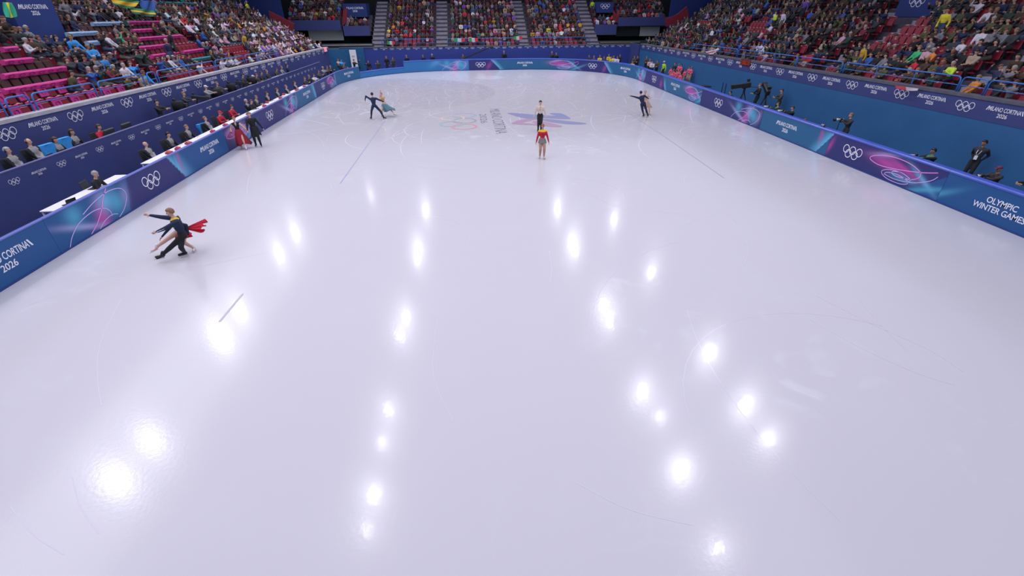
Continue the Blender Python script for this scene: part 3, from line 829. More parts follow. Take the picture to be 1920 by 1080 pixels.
# ------------------------------------------------------------------ the skaters on the ice
FACE = lambda x, y: math.atan2(-(x), (y))            # yaw so that +y turns to (x, y)
def lab_loc(px, py): p = at_z(px, py, 0); return (p.x, p.y, 0)
C_NAVY = cloth('navy', (.012, .020, .060)); C_BLACK = cloth('black', (.010, .010, .014)); C_CREAM = cloth('cream', (.62, .52, .46)); C_RED = cloth('team_red', (.52, .012, .04))
C_YEL = cloth('yellow', (.75, .50, .03)); C_GREYS = cloth('grey_shorts', (.22, .19, .19)); C_WINE = cloth('wine_red', (.26, .012, .03)); C_TEAL = cloth('grey_teal', (.10, .20, .25))
C_BEIGE = cloth('beige_lace', (.52, .36, .28)); C_GOLD = cloth('ochre_floral', (.45, .26, .10)); C_TAN = mat('tan_tights', (.42, .24, .17), .6)
BOOT_W = mat('white_leather', (.72, .66, .64), .4); BOOT_K = mat('black_leather', (.012, .012, .014), .4); BOOT_T = mat('beige_leather', (.62, .45, .36), .45)
Z0 = .078   # ankle height above the ice in skates, as a share of body height
def feet(H, *xy): return [Vector((x, y, Z0*H)) for x, y in xy]

# 1. man in a white shirt, gliding towards the camera
H = 1.74; rf, lf = feet(H, (.10, .02), (-.07, .10))
P = pose(H, False, pelvis=(0, 0, .545*H), rf=rf, lf=lf, rh=(.36, .02, .86), lh=(-.37, .04, .84), head=(0, -4))
l = lab_loc(1012, 247)
o = person('figure_skater', 'dark-haired man skater in loose white shirt and black trousers gliding behind the red-jacketed woman', 'person', (l[0], l[1], 0), FACE(-.15, -1), P,
           dict(skin=SK['fair'], top=C_CREAM, pants=C_BLACK), 'short', 'black', 'skaters on the ice', puff=1.12)
skate(o, P, BOOT_K)
mb = MB(); mb.ell(P['neck']-Vector((0, 0, .06*H))+Vector((0, .058*H, 0)), (.028*H, .022*H, .075*H)); mb.build('open_neckline', SK['fair'], o, smooth=True)
# 2. woman in red jacket
H = 1.63; rf, lf = feet(H, (.10, -.02), (-.09, .10))
P = pose(H, True, pelvis=(0, 0, .545*H), rf=rf, lf=lf, rh=(.30, .03, .79), lh=(-.31, .02, .80), head=(0, -8))
l = lab_loc(1016, 297)
o = person('figure_skater', 'woman skater in red jacket with yellow shoulders and grey shorts, nearest the centre line', 'person', (l[0], l[1], 0), FACE(-.05, -1), P,
           dict(skin=SK['tan'], top=C_RED, yoke=C_YEL, pants=C_TAN, shorts=C_GREYS), 'bun', 'sandy', 'skaters on the ice', puff=1.12)
link('skirt', skirt_mesh(P['pel']+Vector((0, 0, .03)), (0, 0, 1), (0, 1, 0), .165, .20, .17, 7, .05, mt=C_GREYS), o)
skate(o, P, BOOT_T)
mb = MB(); mb.tube([Vector((0, .105*H*.7, .62*H)), Vector((0, .112*H*.72, .72*H)), Vector((0, .085*H*.7, .80*H))], .006, 6); mb.build('zip', M_PLASTIC, o)
# 3. pair near the far judges' side: man with his back to the camera
H = 1.76; l = lab_loc(706, 224)
rf, lf = feet(H, (.50, -.02), (-.33, .0))
P = pose(H, False, pelvis=(-.02, 0, .49*H), side=-4, lean=6, rf=rf, lf=lf, rh=(.60, .22, 1.08), lh=(-.56, .02, 1.22), le=(-1, .1, .5), head=(14, 2), rk=(.5, 1, 0), lk=(-.4, 1, 0))
o = person('figure_skater', 'dark-haired man skater in navy shirt with legs wide, back to camera, holding his partner', 'person', (l[0], l[1], 0), FACE(.05, 1), P,
           dict(skin=SK['fair'], top=C_NAVY, pants=C_NAVY), 'short', 'black', 'skaters on the ice', puff=1.05)
skate(o, P, BOOT_K, [(.9, .5, 0), (-.6, .8, 0)])
H = 1.6; l = lab_loc(718, 221)
rf, lf = feet(H, (.22, -.03), (-.68, .05))
P = pose(H, True, pelvis=(-.02, 0, .50*H), side=16, lean=-12, rf=rf, lf=lf, rh=(.03, .10, 1.86), re=(-.6, .5, .6), lh=(.42, .2, 1.12), head=(-10, 14), lk=(-.5, 1, 0))
o = person('figure_skater', 'woman skater in ochre top and grey-teal skirt with one arm curved overhead', 'person', (l[0]+.12, l[1]+.45, 0), FACE(-.1, -1), P,
           dict(skin=SK['fair'], top=C_GOLD, pants=SK['fair']), 'bun', 'auburn', 'skaters on the ice', bare_arm=True, bare_leg=True)
link('skirt', skirt_mesh(P['pel']+Vector((0, 0, .05)), (.1, 0, 1), (0, 1, 0), .14, .40, .46, 8, .12, slant=(-.25, -.05), mt=C_TEAL), o)
skate(o, P, BOOT_W, [(.2, 1, 0), (-1, .3, 0)])
# 4. pair near the far photographers' side
H = 1.74; l = lab_loc(1211, 220)
rf, lf = feet(H, (.12, .03), (-.16, .0))
P = pose(H, False, pelvis=(-.32, 0, .505*H), side=-21, lean=2, rf=rf, lf=lf, lh=(-1.25, .05, 1.36), le=(0, 0, 1), rh=(.10, .34, 1.12), head=(20, 0))
o = person('figure_skater', 'dark-haired man skater in dark blue suit leaning over, one arm stretched out sideways', 'person', (l[0], l[1], 0), FACE(.1, 1), P,
           dict(skin=SK['fair'], top=C_NAVY, pants=C_NAVY), 'short', 'black', 'skaters on the ice', puff=1.06)
skate(o, P, BOOT_K)
H = 1.6; l = lab_loc(1217, 217)
rf, lf = feet(H, (.05, .05), (-.2, .1))
P = pose(H, True, pelvis=(.10, 0, .52*H), side=17, lean=0, rf=rf, lf=lf, rh=(.42, .25, 1.12), lh=(-.05, .3, 1.1), head=(-20, 4))
o = person('figure_skater', 'blonde woman skater in beige dress half hidden behind her leaning partner', 'person', (l[0]-.08, l[1]+.38, 0), FACE(-.1, -1), P,
           dict(skin=SK['fair'], top=C_BEIGE, pants=SK['fair']), 'bun', 'blond', 'skaters on the ice', bare_leg=True)
link('skirt', skirt_mesh(P['pel']+Vector((0, 0, .05)), (.15, 0, 1), (0, 1, 0), .14, .30, .42, 8, .12, slant=(-.05, -.05), mt=C_BEIGE), o)
skate(o, P, BOOT_T)
# 5. pair holding hands by the boards
H = 1.64; l = lab_loc(458, 279)
rf, lf = feet(H, (.10, -.02), (-.12, .24))
P = pose(H, True, pelvis=(.03, 0, .54*H), side=3, rf=rf, lf=lf, rh=(.36, .05, .86), lh=(-.42, .12, .92), head=(0, -2))
lw = Vector(l); yw = FACE(.32, -1)
o = person('figure_skater', 'woman skater in dark red slit skirt and black top beside the boards, holding hands', 'person', (l[0], l[1], 0), yw, P,
           dict(skin=SK['fair'], top=C_BLACK, pants=SK['fair']), 'bun', 'sandy', 'skaters on the ice', bare_arm=True, bare_leg=True)
link('skirt', skirt_mesh(P['pel']+Vector((0, 0, .14)), (0, 0, 1), (0, 1, 0), .128, .36, .76, 8, .10, slant=(-.10, 0), mt=C_WINE, slit=(94, 136), ry=.8), o)
mb = MB(); mb.ell(P['neck']-P['up']*.05*H+P['fw']*.052*H, (.028*H, .02*H, .07*H)); mb.build('neckline', SK['fair'], o, smooth=True)
mb = MB(); w = P['arms'][0][2]; mb.cap(w-Vector((0, 0, .01)), w+Vector((0, 0, .03)), .036, .034, 12); b = mb.build('bracelet', C_WINE, o); b['label'] = 'red band round the wrist'
skate(o, P, BOOT_W)
hand_world = o.matrix_basis @ P['arms'][1][2]
H = 1.78; l = lab_loc(485, 275)
rf, lf = feet(H, (.10, .0), (-.14, .04))
Mi = (Matrix.Translation(Vector((l[0], l[1], 0))) @ Matrix.Rotation(yw, 4, 'Z')).inverted()
hl = Mi @ (xf(lw, yw) @ P['arms'][1][2])
P = pose(H, False, pelvis=(-.02, 0, .54*H), side=4, rf=rf, lf=lf, rh=hl+Vector((0, .02, .02)), lh=(-.46, .05, .90), head=(0, -4))
o = person('figure_skater', 'man skater in long black shirt and black trousers holding hands beside the boards', 'person', (l[0], l[1], 0), yw, P,
           dict(skin=SK['fair'], top=C_BLACK, pants=C_BLACK), 'short', 'sandy', 'skaters on the ice', puff=1.1)
link('shirt_tail', skirt_mesh(P['pel']+Vector((0, 0, .09)), P['up'], (0, 1, 0), 0.175, .25, .46, 6, .05, mt=C_BLACK), o)
skate(o, P, BOOT_K)
# 6. spinning pair nearest the camera: the man crouches over, the woman is bent behind him (x points to the judges here)
H = 1.76; l = at_z(334, 485)
P = pose(H, False, pelvis=(-.34, -.10, .74), lean=3, side=3, twist=-52, rf=(-.16, -.14, Z0*H), lf=(.40, .20, Z0*H), rh=(.38, -.12, 1.36), lh=(.22, .36, .95), re=(.3, .5, -.2), le=(-.3, .6, -.6), head=(-14, -6), rk=(-.3, 1, .1), lk=(.1, 1, .1))
o = person('figure_skater', 'blond man skater in navy jacket with yellow collar crouching in a spin, arm out', 'person', (l.x, l.y, 0), PI, P,
           dict(skin=SK['fair'], top=C_NAVY, pants=C_BLACK, collar=C_YEL), 'short', 'sandy', 'skaters on the ice', puff=1.26)
skate(o, P, BOOT_K, [(.8, .5, 0), (1, .3, 0)])
RM = Matrix((P['rt'], P['fw'], P['up'])).transposed()
mb = MB(); mb.box(P['pel']+P['up']*.22*H+P['fw']*.080*H-P['rt']*.03*H, (.10, .014, .022), 0, RM); mb.box(P['pel']+P['up']*.165*H+P['fw']*.076*H-P['rt']*.05*H, (.12, .014, .022), 0, RM)
el, wr = P['arms'][1][1], P['arms'][1][2]; mb.tube([el+(wr-el)*.1+Vector((0, .05, .0)), wr+Vector((0, .036, 0))], .008, 6)
mb.build('white_piping', M_WHITE, o)
H = 1.60
P = pose(H, True, pelvis=(-.02, -.05, .62), lean=30, side=-24, rf=(.74, .20, .24), lf=(-.25, .05, Z0*H), rh=(.25, .42, .70), lh=(-.2, .35, .7), head=(0, -30), rk=(.2, 1, .3), lk=(-.1, 1, 0))
o = person('figure_skater', 'woman skater in dark red dress hidden behind the crouching man, bare leg stretched out', 'person', (l.x+.02, l.y+.50, 0), PI, P,
           dict(skin=SK['fair'], top=C_NAVY, pants=SK['fair']), 'bun', 'brown', 'skaters on the ice', bare_leg=True)
sk = link('skirt', skirt_mesh(P['pel']+Vector((0, 0, .06)), (.1, 0, 1), (0, 1, 0), .13, .24, .22, 7, .12, mt=C_RED), o)
skate(o, P, BOOT_W, [(1, .4, -.35), (-.2, 1, 0)])
mb = MB()
def flare(u, v):
    w = math.sin(u*PI)
    return Vector((-.36-(.46+.08*math.sin(u*17))*v, .12+math.sin((u-.5)*2.4)*.20*v+.03*math.sin(u*19)*v, .80+.05*v-.24*(u-.5)*(.45+.55*v)+.04*math.sin(u*23+2)*v))
mb.quadgrid(flare, 24, 8); mb.quadgrid(lambda u, v: flare(1-u, v)-Vector((0, .012, .004)), 24, 8)
mb.build('flying_skirt_panel', C_RED, o, smooth=True)['label'] = 'red skirt cloth streaming outwards'
# ------------------------------------------------------------------ walls below the stands, stands, aisles
ROWD, ROWH = .80, .43
class Stand:
    """rows of seating that climb away from a front line A -> B (ledge height za -> zb)"""
    def __init__(s, A, B, za, zb, out, n):
        s.A, s.B, s.za, s.zb, s.out, s.n = Vector(A), Vector(B), za, zb, Vector(out).normalized(), n
        s.L = (s.B-s.A).length; s.d = (s.B-s.A)/s.L
    def zf(s, u, k): return s.za+(s.zb-s.za)*u/s.L-.62+ROWH*k
    def pt(s, u, k, dz=0.0, back=0.0):
        p = s.A+s.d*u+s.out*(.50+ROWD*k+back); return Vector((p.x, p.y, s.zf(u, k)+dz))
    def steps(s, name, u0=0.0, u1=None, mt=None, k1=None):
        u1 = s.L if u1 is None else u1; mb = MB(); k1 = s.n if k1 is None else k1
        prof = []
        for k in range(k1): prof += [(k, 0.0), (k, 1.0)]
        vs = []
        for u in (u0, u1):
            for k, e in prof: vs.append(s.pt(u, k, 0, 0 if e == 0 else ROWD))
        vs2 = [Vector((v.x, v.y, v.z-.5)) for v in vs]
        n = len(prof); allv = vs+vs2
        fs = []
        for i in range(n-1): fs += [(i, i+1, n+i+1, n+i), (2*n+i, 3*n+i, 3*n+i+1, 2*n+i+1)]
        fs += [(0, n, 3*n, 2*n), (n-1, 3*n-1, 4*n-1, 2*n-1)]
        mb.add(allv, fs); o = mb.build(name, mt or M_STEP); tag(o, kind='structure'); return o
    def wall(s, name, zb, mt, thick=.10, top=None):
        """front wall from height zb up to the ledge"""
        mb = MB(); n = s.out*thick
        P = [(s.A, s.za), (s.B, s.zb)]; vs = []
        for p, z in P: vs += [(p.x, p.y, zb), (p.x, p.y, z), (p.x+n.x, p.y+n.y, z), (p.x+n.x, p.y+n.y, zb)]
        mb.add(vs, [(0, 1, 5, 4), (1, 2, 6, 5), (2, 3, 7, 6), (3, 0, 4, 7), (3, 2, 1, 0), (4, 5, 6, 7)])
        o = mb.build(name, mt); tag(o, kind='structure'); return o
LEFT = Stand((-19.4, -20), (-18.3, 31), 3.05, 2.62, (-1, .01), 11)
RIGHT = Stand((19.3, -20), (18.6, 30), 3.12, 2.62, (1, .01), 12)
BACK = Stand((-17.5, 33), (18.5, 33), 2.42, 2.42, (0, 1), 13)

def on_wall(S, off=0.0, flip=False):
    """map (u, h, o) onto the vertical face of a stand's front wall; u runs left to right as seen from the ice"""
    def f(u, h, o):
        q = u if not flip else S.L-u
        p = S.A+S.d*q-S.out*(o+off); return (p.x, p.y, h)
    return f
def mkwall(S, nm, mt):
    w = S.wall(nm, -.12, mt); return w
wl = LEFT.wall('wall_left', -.12, M_NAVY); wr_ = RIGHT.wall('wall_right', -.12, M_BLUE); wb = BACK.wall('wall_back', -.12, M_ROYAL)
def ledge(S, nm, mt, h=.12, w=.34):
    mb = MB(); vs = []
    for p, z in ((S.A, S.za), (S.B, S.zb)):
        for o, dz in ((-.05, -h), (-.05, 0.012), (w, 0.012), (w, -h)): q = p+S.out*o; vs.append((q.x, q.y, z+dz))
    mb.add(vs, [(0, 1, 5, 4), (1, 2, 6, 5), (2, 3, 7, 6), (3, 0, 4, 7), (3, 2, 1, 0), (4, 5, 6, 7)]); return tag(mb.build(nm, mt), kind='structure')
ledge(LEFT, 'trim_1', M_LEDGE); ledge(RIGHT, 'trim_2', M_DLEDGE, .10, .5); ledge(BACK, 'trim_3', M_DLEDGE, .08)
# dark logo band along the top of the photographers' wall (a vinyl strip fixed on the painted wall)
mb = MB(); vs = []
for q, z in ((RIGHT.A, RIGHT.za), (RIGHT.B, RIGHT.zb)):
    for o, h in ((.012, 2.20 if z > 3 else 2.0), (.012, z-.10)): p = q-RIGHT.out*o; vs.append((p.x, p.y, h))
mb.add(vs, [(0, 1, 3, 2)]); band = mb.build('logo_band', M_NAVY, wr_)
def band_marks(S, parent, ys, z, W, Wc, fn, key=1, off=.02, pitch=None):
    for i, (kind_, q) in enumerate(ys):
        F = Flat()
        if kind_ == 'r': F.rings(q, z(q), W, 20).build('ring_emblem', M_WHITE, parent, fn, off)
        else: F.city(q, z(q), Wc).build('lettering', M_WHITE, parent, fn, off)
# judges' wall: seen from the ice, u (along +y) runs left to right: A is near
fl = on_wall(LEFT)
marks = []
y = -15.35+20
k = 0
while y < 49.5:
    marks.append(('r' if k % 2 == 0 else 't', y)); y += 1.70; k += 1
band_marks(LEFT, wl, marks, lambda u: 2.56-(.0047*u), .86, 1.35, fl)
fr = on_wall(RIGHT, flip=True)
marks = []; y = -14.75; k = 0
while y < 29.5:
    u = RIGHT.L-(y+20); marks.append(('r' if k % 2 == 0 else 't', u)); y += 1.68; k += 1
band_marks(RIGHT, wr_, marks, lambda u: 2.62-.0045*(RIGHT.L-u), .86, 1.40, fr, off=.03)
fb = on_wall(BACK); marks = []; x = -13.2; k = 0
while x < 18:
    marks.append(('r' if k % 2 == 0 else 't', x+17.5)); x += .975; k += 1
band_marks(BACK, wb, marks, lambda u: 2.20, .50, .80, fb)

# ---- portals (blue blocks that face the ice inside the stands) and exclusion zones for seats
ZONES = []          # (stand, u0, u1, k0, k1)
def portal(S, u0, u1, k0, z1, mark, label):
    p0, p1 = S.pt(u0, k0), S.pt(u1, k0); mb = MB()
    dep = S.out*(ROWD*(S.n-k0)*.62)
    h = p0.z+z1
    b = [p0-Vector((0, 0, .05)), p1-Vector((0, 0, .05))]; vs = []
    for q in b: vs += [(q.x, q.y, q.z), (q.x, q.y, h), (q.x+dep.x, q.y+dep.y, h), (q.x+dep.x, q.y+dep.y, q.z)]
    mb.add(vs, [(0, 1, 5, 4), (1, 2, 6, 5), (2, 3, 7, 6), (3, 0, 4, 7), (3, 2, 1, 0), (4, 5, 6, 7)])
    o = mb.build('exit_block', M_NAVY2); tag(o, label, 'stadium exit', 'blue exit blocks in the stands')
    d = (p1-p0); d.z = 0; L = d.length; d.normalize(); c = (p0+p1)/2
    flipd = 1 if d.cross(Vector((0, 0, 1))).dot(-S.out.to_3d() if hasattr(S.out, 'to_3d') else Vector((-S.out.x, -S.out.y, 0))) > 0 else -1
    def f(u, hh, o_): q = c+d*u*flipd-Vector((S.out.x, S.out.y, 0))*o_; return (q.x, q.y, p0.z+hh)
    if mark == 'r': Flat().rings(0, .78, L*.42, 32).build('ring_emblem', M_WHITE, o, f, .01)
    elif mark == 't': Flat().city(0, z1*.60, L*.62).build('lettering', M_WHITE, o, f, .01)
    ZONES.append((S, u0-.1, u1+.1, k0, 99))
M_NAVY2 = mat('navy_portal_panel', (.018, .040, .18), .6, noise=.05, scale=1)

def u_of(S, px, py, k):
    """where along stand S, on row k, the sight line through a picture point passes"""
    best = (1e9, 0)
    for i in range(0, int(S.L*10)):
        q = to_px(S.pt(i/10, k, .5)); d = abs(q[0]-px)+.3*abs(q[1]-py)
        if d < best[0]: best = (d, i/10)
    return best[1]
portal(LEFT, u_of(LEFT, 44, 40, 6), u_of(LEFT, 122, 35, 6), 6, 2.6, 't', 'navy exit block with city lettering in the upper judges-side stand')
portal(RIGHT, u_of(RIGHT, 1752, 30, 8), u_of(RIGHT, 1682, 25, 8), 8, 2.6, 'r', 'navy exit block with white rings high in the photographers-side stand')
portal(RIGHT, u_of(RIGHT, 1308, 22, 8), u_of(RIGHT, 1287, 22, 8), 8, 1.5, 't', 'small navy exit block far along the photographers-side stand')

# ---- stairs and stands
AISLES = {'L': [], 'R': [], 'B': []}
LEFT.steps('stand_left'); RIGHT.steps('stand_right'); BACK.steps('stand_back', 3.5, 32.3)
def aisle(S, u0, u1, nm, k1=None):
    """half-height treads up an aisle"""
    mb = MB()
    for k in range(k1 or S.n):
        for e, hh in ((.0, .215), (.5, .43)):
            a, b = S.pt(u0, k, 0, e*ROWD+.02), S.pt(u1, k, 0, e*ROWD+.02); n = Vector((S.out.x, S.out.y, 0))*.40
            z0, z1 = a.z-.05, a.z+(0.0 if e == 0 else .215)
            if e == 0: z1 = a.z+.012
            vs = [(a.x, a.y, z0), (b.x, b.y, z0), (b.x+n.x, b.y+n.y, z0), (a.x+n.x, a.y+n.y, z0)]; vs += [(v[0], v[1], z1) for v in vs]
            mb.add(vs, [(3, 2, 1, 0), (4, 5, 6, 7), (0, 1, 5, 4), (1, 2, 6, 5), (2, 3, 7, 6), (3, 0, 4, 7)])
    tag(mb.build(nm, M_STAIR), kind='structure')
for x0, x1 in ((-13.9, -12.5), (-6.0, -4.55), (4.35, 5.65), (13.2, 14.7)):
    aisle(BACK, x0+17.5, x1+17.5, 'stairs_back'); AISLES['B'].append((x0+17.5, x1+17.5))
for px, py, k in ((180, 70, 4), (395, 88, 3), (480, 50, 6)):
    u = u_of(LEFT, px, py, k); aisle(LEFT, u-.5, u+.5, 'stairs_left'); AISLES['L'].append((u-.55, u+.55))
for px, py, k in ((1850, 140, 2), (1560, 90, 4), (1455, 60, 4), (1372, 60, 4), (1660, 60, 5)):
    u = u_of(RIGHT, px, py, k); aisle(RIGHT, u-.5, u+.5, 'stairs_right'); AISLES['R'].append((u-.55, u+.55))

# ---- corner structures between the side stands and the far stand
def wbox(name, x0, x1, y0, y1, z0, z1, mt, kind='structure', parent=None):
    o = MB().box(((x0+x1)/2, (y0+y1)/2, (z0+z1)/2), (x1-x0, y1-y0, z1-z0)).build(name, mt, parent)
    if kind: tag(o, kind=kind)
    return o
M_GLASSD = mat('dark_tinted_glass', (.05, .065, .07), .12, spec=.7)
M_BLIND = mat('pale_green_blind', (.62, .66, .64), .7, noise=.06, scale=6); M_DARK = mat('dark_recess', (.012, .015, .02), .9)
M_REDW = mat('dark_red_wall', (.20, .015, .03), .7, noise=.1, scale=2)
CL = Stand((-24.5, 37.2), (-17.8, 37.2), 5.2, 5.2, (0, 1), 6); CL2 = Stand((-17.5, 37.0), (-14.3, 37.0), 4.55, 4.55, (0, 1), 5)
CR2 = Stand((14.6, 37.0), (17.5, 37.0), 4.45, 4.45, (0, 1), 6); CR = Stand((17.7, 37.2), (24.5, 37.2), 5.25, 5.25, (0, 1), 6)
for i, (S, zb) in enumerate(((CL, 4.1), (CL2, 3.45), (CR2, 3.25), (CR, 4.25))):
    S.wall('wall_corner_%d' % (i+1), zb, M_NAVY, .1); S.steps('stand_corner')
wbox('window_1', -22.3, -18.0, 38.6, 38.7, 2.9, 4.1, M_BLIND); wbox('wall_recess_left', -25, -14.2, 40, 40.2, 1.5, 4.2, M_DARK)
wbox('window_2', 17.9, 21.1, 38.6, 38.7, 3.0, 4.25, M_GLASSD); wbox('window_3', 21.2, 23.9, 38.5, 38.6, 3.0, 4.2, M_BLIND); wbox('wall_recess_right', 14.4, 25, 40, 40.2, 1.5, 4.3, M_DARK)
wbox('floor_balcony_left', -25, -14, 33.4, 40, 2.0, 2.25, M_DLEDGE); wbox('floor_balcony_right', 14.7, 25, 33.4, 40, 1.9, 2.15, M_DLEDGE)
wbox('wall_balcony_left', -22, -13.6, 34.6, 34.7, 2.2, 2.75, M_GLASSD); wbox('trim_4', -22, -13.8, 34.4, 34.5, 2.55, 2.62, M_LEDGE)
wbox('wall_balcony_right', 14.7, 23, 34.6, 34.7, 2.1, 2.7, M_GLASSD); wbox('trim_5', 14.8, 20, 34.4, 34.5, 2.50, 2.56, mat('ochre_rail', (.35, .30, .18), .5))
wbox('wall_side_left', -30, -24.4, 37.0, 37.3, -.1, 9, M_NAVY2); wbox('wall_side_right', 24.4, 32, 37.0, 37.3, -.1, 9, M_NAVY2)
wbox('wall_far', -32, 32, 46, 46.3, -.1, 12, M_DARK)
# outer shell behind the side stands
wbox('wall_outer_left', -29.3, -29, -22, 46, -.1, 11, M_DARK); wbox('wall_outer_right', 29.6, 29.9, -22, 46, -.1, 11, M_DARK)
# lower corner walls joining the side walls to the far wall
def quadwall(name, a, b, z0, z1, mt, th=.2):
    a, b = Vector((*a, 0)), Vector((*b, 0)); d = (b-a).normalized(); n = Vector((-d.y, d.x, 0))*th
    vs = [(*p.xy, z) for z in (z0, z1) for p in (a, b, b+n, a+n)]
    o = MB().add(vs, [(3, 2, 1, 0), (4, 5, 6, 7), (0, 1, 5, 4), (1, 2, 6, 5), (2, 3, 7, 6), (3, 0, 4, 7)]).build(name, mt); return tag(o, kind='structure')
M_CURT = mat('teal_blue_curtain', (.012, .10, .24), .7, noise=.12, scale=3)
quadwall('wall_corner_left', (-18.3, 31), (-14.6, 32.9), -.1, 2.35, M_CURT)
quadwall('wall_corner_right', (18.6, 30), (18.45, 33.1), -.1, 2.55, M_NAVY)

# ---- far exit blocks and coloured patches seen in the corners
def block(name, label, cat, x0, x1, y0, y1, z0, z1, mt, mark=None):
    o = MB().box(((x0+x1)/2, (y0+y1)/2, (z0+z1)/2), (x1-x0, y1-y0, z1-z0)).build(name, mt); tag(o, label, cat, 'blue exit blocks in the stands')
    f = lambda u, h, o_: ((x0+x1)/2+u, y0-o_, (z0+z1)/2+h)
    if mark == 'r': Flat().rings(0, .12, (x1-x0)*.55, 24).build('ring_emblem', M_WHITE, o, f, .01)
    if mark == 't': Flat().city(0, .1, (x1-x0)*.7).build('lettering', M_WHITE, o, f, .01)
    return o
a = at_y(645, 27, 39.5); b = at_y(686, 10, 39.5)
block('exit_block', 'navy exit block with city lettering beside the far stand stairs, judges side', 'stadium exit', a.x, b.x, 39.5, 42, a.z-.3, b.z+.2, M_NAVY2, 't'); ZONES.append((CL2, a.x+17.5, b.x+17.5, 3, 99))
a = at_y(1118, 24, 39.5); b = at_y(1151, 7, 39.5)
block('exit_block', 'navy exit block with white rings beside the far stand stairs, photographers side', 'stadium exit', a.x, b.x, 39.5, 42, a.z, b.z+.2, M_NAVY2, 'r'); ZONES.append((CR2, a.x-14.6, b.x-14.6, 3, 99))
for nm, pts, y in (('trim_6', [(503, 20), (524, 30), (552, 45), (548, 60), (520, 44), (506, 34)], 31.8), ('trim_7', [(1288, 12), (1268, 28), (1247, 36), (1249, 50), (1272, 44), (1292, 30)], 31.0),
                   ('trim_8', [(643, 20), (651, 14), (650, 40), (642, 50)], 37.4), ('trim_9', [(1150, 18), (1160, 32), (1158, 44), (1150, 36)], 37.4)):
    P = [at_y(px, py, y) for px, py in pts]; n = len(P)
    mb = MB(); mb.add([tuple(p) for p in P]+[(p.x, p.y+.15, p.z) for p in P], [tuple(range(n)), tuple(range(2*n-1, n-1, -1))]+[(i, n+i, n+(i+1) % n, (i+1) % n) for i in range(n)])
    tag(mb.build(nm, M_REDW), kind='structure')

# ---- seats and spectators
M_SEAT = mat('dark_red_plastic_seat', (.24, .016, .035), .38, noise=.12, scale=5)
M_SEATB = mat('brown_red_upholstery', (.075, .028, .030), .7, noise=.15, scale=6)
M_NUM = mat('white_seat_tag', (.75, .70, .72), .4)
M_PINKC = mat('pink_cover', (.62, .05, .28), .7, noise=.08, scale=5); M_PINKD = mat('dark_pink_print', (.30, .03, .16), .7)
M_LBLUEC = mat('pale_blue_cover', (.30, .46, .66), .7); M_TEALC = mat('teal_cover', (.03, .22, .24), .7)
def seat_mesh():
    mb = MB()
    mb.box((0, .05, .33), (.44, .42, .07), 0, Matrix.Rotation(.08, 3, 'X'), bev=.02)
    mb.box((0, -.26, .64), (.44, .05, .42), 0, Matrix.Rotation(-.16, 3, 'X').inverted(), bev=.02)
    mb.box((0, -.16, .2), (.10, .05, .42)); mb.box((0, -.236, .80), (.10, .02, .06), 1)
    me = mb.mesh('seat', [M_SEAT, M_NUM]); return me
SEAT_ME = seat_mesh()
def empty_seat_mesh():          # folded up, number tag showing on the top edge
    mb = MB()
    mb.box((0, -.08, .55), (.42, .09, .40), 0, Matrix.Rotation(.22, 3, 'X'), bev=.02)
    mb.box((0, -.20, .66), (.44, .06, .44), 0, Matrix.Rotation(.16, 3, 'X'), bev=.02)
    mb.box((0, -.16, .2), (.10, .05, .42)); mb.box((0, -.225, .885), (.13, .05, .02), 1)
    return mb.mesh('seat', [M_SEAT, M_NUM])
ESEAT_ME = empty_seat_mesh()
# ------------------------------------------------------------------ seating plan
M_JACKET = mat('spectator_jacket', (.1, .1, .1), .8, objcol=True, noise=.12, scale=10)
M_TROUS = random_ramp('spectator_trousers', [(.012, .014, .03), (.02, .02, .022), (.03, .05, .11), (.05, .045, .04), (.015, .015, .02), (.10, .09, .08)])
M_SKINR = random_ramp('spectator_skin', [(.52, .30, .22), (.42, .23, .16), (.58, .34, .26), (.30, .16, .10)], .55)
M_HAIRR = random_ramp('spectator_hair', [(.02, .014, .01), (.07, .035, .02), (.012, .01, .01), (.22, .13, .07), (.30, .29, .29), (.12, .05, .025)], .5)
M_SHOER = mat('dark_shoe', (.02, .018, .018), .5)
VM = dict(skin=M_SKINR, top=M_JACKET, pants=M_TROUS, shoe=M_SHOER)
def seated(H=1.70, fem=False, v=0, **k):
    y0 = .0; ft = dict(rf=(.12, .25, .09), lf=(-.13, .23, .09), kh=(0, .6, 1))
    hd = {0: dict(rh=(.12, .34, .60), lh=(-.12, .34, .60)), 1: dict(rh=(-.06, .27, .74), lh=(.06, .29, .70), eh=(0, -.3, -.8)), 2: dict(rh=(.03, .33, 1.05), lh=(-.03, .33, 1.05), eh=(0, 0, -1)),
          3: dict(rh=(.08, .42, .66), lh=(-.08, .42, .66), lean=24), 4: dict(rh=(.16, .26, 1.20), lh=(-.13, .34, .60), eh=(0, .2, -1)), 5: dict(rh=(.06, .36, .82), lh=(-.06, .36, .82), lean=6, head=(0, -18))}[v]
    kk = dict(lean=-6); kk.update(ft); kk.update(hd); kk.update(k)
    return pose(H, fem, pelvis=(0, 0, .53), **kk)
VARS = []
for i, (H, fem, v, hs, side, hd) in enumerate(((1.74, False, 0, 'short', 2, (8, -8)), (1.66, True, 1, 'long', -3, (-10, -6)), (1.70, True, 2, 'long', 0, (5, -6)), (1.76, False, 3, 'short', 0, (0, -6)), (1.72, False, 4, 'cap', 3, (-14, -6)), (1.64, True, 5, 'bun', 0, (6, -20)), (1.78, False, 1, 'beanie', 0, (14, -6)))):
    kw = dict(side=side, head=hd)
    P = seated(H, fem, v, **kw)
    VARS.append((figure_mesh('seated_body', P, VM, voxel=.034, hands=True, face=True, puff=1.18, detail=False), hair_mesh(P, hs, M_HAIRR, 1.14), hs, fem, figure_mesh('crowd_body', P, VM, voxel=.055, hands=False, face=False, puff=1.2, detail=False, decim=.34)))
